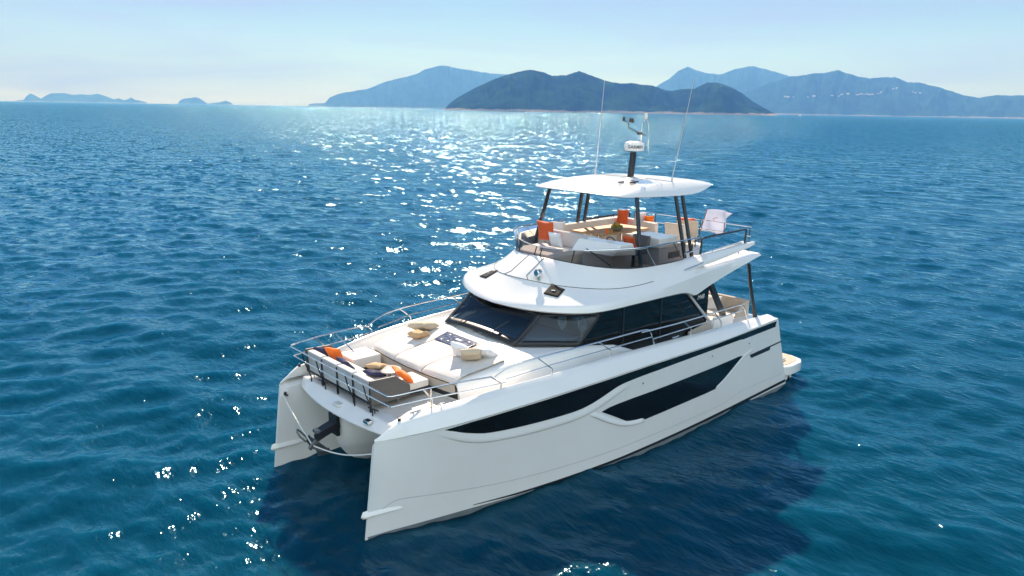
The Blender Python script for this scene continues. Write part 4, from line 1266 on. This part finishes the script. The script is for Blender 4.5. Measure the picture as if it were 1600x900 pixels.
# bow sofa: back along the pulpit, arms running aft
sofa = empty('outdoor_sofa', (12.2, -.3, DECK + .01))
tag(sofa, 'pale U shaped outdoor sofa with charcoal ends on the foredeck', 'sofa')
def sp2(m, name, mt, **k):
    m.v = [(x - 12.2, y + .3, z - DECK - .01) for x, y, z in m.v]; return m.build(name, mt, sofa, **k)
for k in range(4):
    a = -1.55 + k * .6175; b = a + .6
    m = MB(); m.prism([(12.66, a + .02, 2.13), (12.70, a + .02, 2.60), (12.54, a + .02, 2.60), (12.46, a + .02, 2.13)], (0, b - a - .03, 0)); sp2(m, 'back_cushion', M['cushgrey'], bevel=.03, seg=3)
    m = MB(); m.box((12.67, b - .0, 2.02), (12.695, b + .016, 2.55)); m.box((12.65, b - .004, 1.965), (12.69, b + .022, 2.08)); sp2(m, 'back_post', M['anod'])
m = MB(); m.box((11.95, -1.5, 2.16), (12.50, .88, 2.31)); sp2(m, 'seat_cushion', M['cush'], bevel=.035, seg=3)
m = MB(); m.box((11.28, .30, 2.16), (11.93, .90, 2.31)); sp2(m, 'seat_cushion', M['cush'], bevel=.035, seg=3)
m = MB(); m.box((11.22, -1.62, 2.12), (11.93, -.95, 2.36)); sp2(m, 'seat_cushion', M['cush'], bevel=.035, seg=3)
m = MB(); m.box((11.25, .3, 2.10), (12.66, .9, 2.155)); m.box((11.95, -1.55, 2.10), (12.66, .29, 2.155)); m.box((11.25, -1.6, 2.06), (11.93, -.97, 2.115)); sp2(m, 'frame', M['anod'])
m = MB(); m.prism([(12.68, .915, 2.10), (12.70, .915, 2.61), (12.12, .915, 2.585), (11.78, .915, 2.32), (11.78, .915, 2.10)], (0, .04, 0)); sp2(m, 'end_panel', M['grey'], bevel=.01)
m = MB(); m.prism([(12.68, -1.63, 2.10), (12.70, -1.63, 2.61), (12.12, -1.63, 2.585), (11.78, -1.63, 2.32), (11.78, -1.63, 2.10)], (0, .04, 0)); sp2(m, 'end_panel', M['grey'], bevel=.01)
for (x, y) in ((11.32, .36), (11.32, .84), (12.6, .84), (12.0, .84), (11.3, -1.55), (11.3, -1.0), (12.6, -1.45), (12.0, -.4)):
    m = MB(); m.tube([(x, y, DECK + .012), (x, y, 2.10)], .016, 8); sp2(m, 'leg', M['steel'])

table = empty('coffee_table', (11.72, .12, DECK + .01))
tag(table, 'small round grey pedestal table in front of the bow sofa', 'table')
m = MB(); m.lathe([(.24, 0), (.25, .01), (.25, .025), (.24, .03)], (0, 0, .42), 32); m.build('tabletop', M['tabletop'], table)
m = MB(); m.tube([(0, 0, .01), (0, 0, .42)], .03, 10); m.build('stem', M['steel'], table)
m = MB(); m.lathe([(.16, 0), (.16, .01), (.03, .02)], (0, 0, 0), 24); m.build('foot', M['steel'], table)


def pillow(loc, size, rot, mt, label, T=.075, cat='cushion', group=None, seed=0):
    n = 16; w, h_ = size
    vs = []; fs = []
    for sd_ in (1, -1):
        for i in range(n + 1):
            for j in range(n + 1):
                u, v = -1 + 2 * i / n, -1 + 2 * j / n
                pin = 1 - .09 * (1 - v * v); pin2 = 1 - .09 * (1 - u * u)
                t = T * ((1 - u ** 4) * (1 - v ** 4)) ** .55
                t *= 1 + .22 * mnoise.noise(Vector((u * 1.6, v * 1.6, seed + sd_)))
                sag = .03 * mnoise.noise(Vector((u, v, seed * 3.3)))
                vs.append((u * w / 2 * pin, v * h_ / 2 * pin2, sd_ * t + sag))
    N1 = (n + 1) ** 2
    for sd_ in (0, 1):
        for i in range(n):
            for j in range(n):
                q = [i * (n + 1) + j, (i + 1) * (n + 1) + j, (i + 1) * (n + 1) + j + 1, i * (n + 1) + j + 1]
                q = [k + sd_ * N1 for k in q]
                fs.append(tuple(q if sd_ == 0 else q[::-1]))
    o = mesh('throw_pillow', vs, fs, mt, None, ang=180)
    o.location = loc; o.rotation_euler = [rad(a) for a in rot]
    tag(o, label, cat, group)
    return o


# bow sofa pillows
pillow((12.26, -1.12, 2.50), (.44, .40), (0, -62, 20), M['orange'], 'bright orange pillow leaning at the starboard end of the bow sofa', seed=1)
pillow((12.36, -1.42, 2.46), (.42, .40), (0, -64, 35), M['navy'], 'dark navy pillow in the far end of the bow sofa, behind the orange one', seed=2)
pillow((12.30, -.62, 2.42), (.40, .38), (0, -50, 0), M['navy'], 'dark navy pillow on the bow sofa between the orange pillow and the tan one', seed=3)
pillow((11.82, -.18, 2.42), (.46, .36), (0, -12, 30), M['tan'], 'flat tan pillow on the bow sofa beside the round table', .06, seed=4)
pillow((12.05, .08, 2.38), (.40, .36), (0, -20, 10), M['navy'], 'dark navy pillow lying between tan pillow and charcoal sofa end', .06, seed=5)
pillow((11.78, .68, 2.46), (.46, .42), (0, -38, -20), M['orange'], 'bright orange pillow flopped over the charcoal port end of the bow sofa', .06, seed=6)
# sunpad pillows
pillow((9.95, -1.12, 2.72), (.62, .52), (10, -14, 15), M['stripe'], 'large woven cream pillow at the starboard side of the sunpad', .10, seed=7)
pillow((10.30, -.82, 2.66), (.46, .34), (4, -10, 15), M['tan'], 'small plain tan pillow in front of the woven cream one on the sunpad', .08, seed=8)
pillow((10.42, .85, 2.72), (.46, .44), (-20, -48, 40), M['whitefab'], 'white pillow propped up next to the striped beige one, towards the deck hatch', .09, seed=9)
pillow((10.42, 1.20, 2.73), (.48, .46), (0, -38, 47), M['stripe'], 'striped beige pillow in front of two white ones on the sunpad', .09, seed=10)
pillow((10.10, 1.24, 2.70), (.46, .44), (10, -30, 20), M['whitefab'], 'white pillow half hidden behind the striped beige one on the sunpad', .08, seed=11)
# flybridge pillows
pillow((6.05, -1.05, 4.58), (.56, .54), (0, -80, 10), M['rust'], 'large burnt orange pillow upright at the front of the flybridge lounge', .09, seed=12)
pillow((6.12, -.62, 4.42), (.42, .40), (0, -72, 5), M['whitefab'], 'white pillow leaning beside the large burnt orange one', .08, seed=13)
pillow((5.3, -1.32, 4.55), (.40, .40), (0, -75, 40), M['whitefab'], 'white pillow peeping out behind the large burnt orange one', .08, seed=14)
pillow((2.35, -1.50, 4.58), (.50, .36), (0, -78, 55), M['rust'], 'burnt orange pillow on the settee beyond the flybridge table', .08, seed=15)
pillow((1.98, -1.15, 4.55), (.40, .36), (0, -75, 60), M['whitefab'], 'round white pillow on the settee between two orange pillows beyond the table', .10, seed=16)
pillow((1.92, -.85, 4.50), (.36, .30), (0, -75, 40), M['orange'], 'orange pillow at the aft corner of the flybridge settee', .07, seed=17)

# dining table on the flybridge
dt = empty('dining_table', (4.2, -.45, 3.87))
tag(dt, 'wooden flybridge dining table carrying a bowl of fruit', 'table')
m = MB(); m.prism([(.95, -.52, .62), (-1.0, -.52, .62), (-1.05, .55, .62), (.75, .55, .62), (.95, .3, .62)], (0, 0, .045)); m.build('tabletop', M['wood'], dt, bevel=.01)
for x in (-.5, .5):
    m = MB(); m.tube([(x, 0, .01), (x, 0, .62)], .045, 10); m.build('leg', M['steel'], dt)
fb = empty('fruit_bowl', (4.25, -.15, 4.536))
tag(fb, 'bowl heaped with green and red fruit on the wooden table', 'fruit bowl')
m = MB(); m.lathe([(.07, 0), (.13, .03), (.17, .08), (.165, .085), (.12, .04), (.02, .02)], (0, 0, 0), 24); m.build('bowl', M['tabletop'], fb)
fm = [mat('green_fruit', (.16, .20, .03), .45), mat('red_fruit', (.35, .05, .02), .4), mat('yellow_fruit', (.45, .28, .04), .45)]
for k in range(12):
    a = k * 2.4; r_ = .11 if k < 8 else .045; z = .10 if k < 8 else .17
    m = MB(); q = .048 + .008 * (k % 3); m.lathe([(.004, -q), (q * .7, -q * .7), (q, 0), (q * .7, q * .7), (.004, q * .95)], (r_ * math.cos(a), r_ * math.sin(a), z), 12); m.build('fruit', fm[k % 3], fb, ang=180)
tb = MB(); tb.lathe([(.035, 0), (.04, .12), (.036, .12), (.03, .01)], (0, 0, 0), 16)
t_ = tb.build('tumbler', M['orange']); t_.location = (4.85, .02, 4.536); tag(t_, 'small orange tumbler at the near end of the wooden table', 'tumbler')
tb = MB(); tb.lathe([(.03, 0), (.035, .10), (.03, .10), (.028, .01)], (0, 0, 0), 16)
t_ = tb.build('tumbler', fm[2]); t_.location = (4.72, .05, 4.536); tag(t_, 'small yellow tumbler beside the orange one on the wooden table', 'tumbler')

# helm chairs on the flybridge
def helm_chair(loc, rz, fab, label):
    r = empty('helm_chair', loc); r.rotation_euler = (0, 0, rz); tag(r, label, 'chair', 'helm chairs')
    m = MB(); m.lathe([(.18, 0), (.18, .015), (.04, .03)], (0, 0, 0), 20); m.build('foot', M['anod'], r)
    m = MB(); m.tube([(0, 0, .02), (0, 0, .34)], .04, 10); m.build('post', M['anod'], r)
    m = MB(); m.box((-.24, -.26, .34), (.26, .26, .44)); m.build('seat', fab, r, bevel=.035, seg=3)
    m = MB(); m.prism([(-.18, -.26, .42), (-.27, -.26, .78), (-.35, -.26, .78), (-.28, -.26, .40)], (0, .52, 0)); m.build('backrest', fab, r, bevel=.03, seg=3)
    for y in (-.29, .29):
        m = MB(); m.tube([(-.26, y, .52), (.12, y, .56), (.2, y, .36)], .016, 6); m.build('armrest', M['black'], r)
    return r


helm_chair((5.15, 1.15, 3.87), 0, M['grey'], 'charcoal helm chair behind the console, a burnt orange pillow on it')
pillow((5.14, 1.0, 4.47), (.38, .36), (0, -60, 15), M['rust'], 'burnt orange pillow propped on the charcoal helm chair', .07, seed=18)


def lounge_chair(loc, rz, fab, label):
    r = empty('lounge_chair', loc); r.rotation_euler = (0, 0, rz); tag(r, label, 'chair', 'aft flybridge chairs')
    m = MB(); m.box((-.30, -.30, .24), (.32, .30, .36)); m.build('seat', fab, r, bevel=.035, seg=3)
    m = MB(); m.prism([(-.24, -.30, .34), (-.40, -.30, .80), (-.48, -.30, .80), (-.34, -.30, .32)], (0, .60, 0)); m.build('backrest', fab, r, bevel=.03, seg=3)
    for x in (-.26, .28):
        for y in (-.26, .26):
            m = MB(); m.tube([(x, y, 0), (x, y, .25)], .016, 6); m.build('leg', M['anod'], r)
    return r


lounge_chair((2.30, .55, 3.89), rad(190), M['cush'], 'pale beige chair with its back to the wet bar on the aft flybridge')
lounge_chair((1.65, .30, 3.89), rad(215), M['cushbeige'], 'beige chair beside the flag with a burnt orange pillow')
pillow((1.80, .42, 4.52), (.46, .42), (0, 62, 35), M['rust'], 'burnt orange pillow on the beige chair near the flag', .08, seed=19)

# ensign on its staff
fl = empty('flag', (.62, .08, 3.98))
tag(fl, 'thin white flag flying from a short staff at the flybridge stern', 'flag')
m = MB(); m.tube([(.12, 0, -.1), (-.05, 0, .30), (-.30, -.0, .86)], .014, 8); m.build('staff', M['wood'], fl)
rows = []
for i in range(26):
    u = i / 25
    r = []
    for j in range(18):
        v = j / 17
        x = -.30 + .26 * (1 - v) - u * 1.35 * (.98 - .25 * (1 - v))
        z = .84 - (1 - v) * .62 - u * u * .22 - u * .10 * (1 - v) * .6
        y = -.01 + .12 * u + .11 * math.sin(u * 9 + v * 3.0) * u + .05 * math.sin(v * 9 + u * 4) * u
        r.append((x, y, z))
    rows.append(r)
cl = MB().grid(rows).build('cloth', M['flag'], fl, ang=180)
cl.modifiers.new('s', 'SOLIDIFY').thickness = .003
tn = M['flag'].node_tree
_b = tn.nodes['Principled BSDF']; _b.inputs['Transmission Weight'].default_value = 0
_tr = tn.nodes.new('ShaderNodeBsdfTranslucent'); _tr.inputs[0].default_value = (.8, .8, .88, 1)
_mx = tn.nodes.new('ShaderNodeMixShader'); _mx.inputs[0].default_value = .5
tn.links.new(_b.outputs[0], _mx.inputs[1]); tn.links.new(_tr.outputs[0], _mx.inputs[2])
tn.links.new(_mx.outputs[0], [q for q in tn.nodes if q.type == 'OUTPUT_MATERIAL'][0].inputs['Surface'])
def flag_pt(u, v, o=.012):
    i, j = u * 25, v * 17
    return np.array(rows[int(i)][int(j)]) + np.array([.0, o, 0])
mk = MB()
for (u0, v0, u1, v1) in ((.36, .62, .5, .66), (.40, .55, .46, .58)):
    mk.tube([flag_pt(u0 + (u1 - u0) * t, v0 + (v1 - v0) * t) for t in np.linspace(0, 1, 5)], .012, 5)
mk.build('emblem', M['redink'], fl)

# cockpit sofa at the stern
cs = empty('cockpit_sofa', (1.2, 0, 1.73))
tag(cs, 'beige cockpit sofa with curved taupe end at the stern', 'sofa')
def cp(m, name, mt, **k):
    m.v = [(x - 1.2, y, z - 1.73) for x, y, z in m.v]; return m.build(name, mt, cs, **k)
m = MB(); m.prism([(.95, 2.02, 1.80), (1.5, 2.02, 1.80), (1.62, 2.02, 2.1), (1.35, 2.02, 2.44), (1.2, 2.02, 2.50), (.95, 2.02, 2.52)], (0, .07, 0)); cp(m, 'end_panel', M['cushbeige'], bevel=.02)
m = MB(); m.prism([(.92, -2.0, 1.8), (.92, -2.0, 2.52), (1.04, -2.0, 2.52), (1.12, -2.0, 1.8)], (0, 4.0, 0)); cp(m, 'backrest', M['cushbeige'], bevel=.03, seg=3)
m = MB(); m.box((1.12, -2.0, 1.80), (1.75, 2.0, 2.12)); cp(m, 'seat', M['cush'], bevel=.04, seg=3)
m = MB(); m.prism([(1.75, -2.05, 2.1), (1.12, -2.05, 2.1), (1.12, -2.05, 2.46), (1.75, -2.05, 2.42)], (0, .12, 0)); cp(m, 'end_panel', M['cushbeige'], bevel=.03, seg=3)
for (x, y) in ((1.0, 1.9), (1.6, 1.9), (1.0, -1.9), (1.6, -1.9)):
    m = MB(); m.tube([(x, y, 1.735), (x, y, 1.81)], .02, 6); cp(m, 'foot', M['anod'])
pillow((1.30, 1.15, 2.30), (.46, .42), (0, 60, 15), M['whitefab'], 'white pillow on the cockpit sofa at the stern', .08, seed=20)

# small motor boat off the far shore
db = empty('distant_boat', tuple(np.array([CAM[0], CAM[1], 0.0]) + np.array([*(px_dir(1250, 178)[:2] / np.hypot(*px_dir(1250, 178)[:2])), 0]) * 2600))
tag(db, 'tiny white motor boat off the point of the near island', 'boat')
m = MB(); m.prism([(-6, -2, -.3), (6, -2, -.3), (9, 0, -.3), (6, 2, -.3), (-6, 2, -.3)], (.4, 0, 2.2)); m.build('hull', M['gel'], db)
m = MB(); m.prism([(-4, -1.5, 1.9), (-3.5, -1.5, 4.6), (2, -1.5, 4.6), (4, -1.5, 1.9)], (0, 3, 0)); m.build('cabin', M['gel'], db)
db.rotation_euler = (0, 0, 1.0)

# ------------------------------------------------------------------ air
hz = MB(); hz.box((-10400, -10400, -7.5), (10400, 10400, 900)); 
hm_ = bpy.data.materials.new('sea_haze'); hm_.use_nodes = True
t = hm_.node_tree; t.nodes.clear()
o = t.nodes.new('ShaderNodeOutputMaterial'); pv = t.nodes.new('ShaderNodeVolumePrincipled')
pv.inputs['Color'].default_value = (.12, .34, 1.0, 1)
pv.inputs['Absorption Color'].default_value = (1, 1, 1, 1)
pv.inputs['Density'].default_value = 2.0e-4
pv.inputs['Anisotropy'].default_value = 0.10
t.links.new(pv.outputs[0], o.inputs['Volume'])
hz_o = hz.build('haze', hm_, smooth=False)
hz_o.location = (0, 0, 0)
tag(hz_o, 'thin blue sea haze fading the far hills', 'haze', kind='stuff')
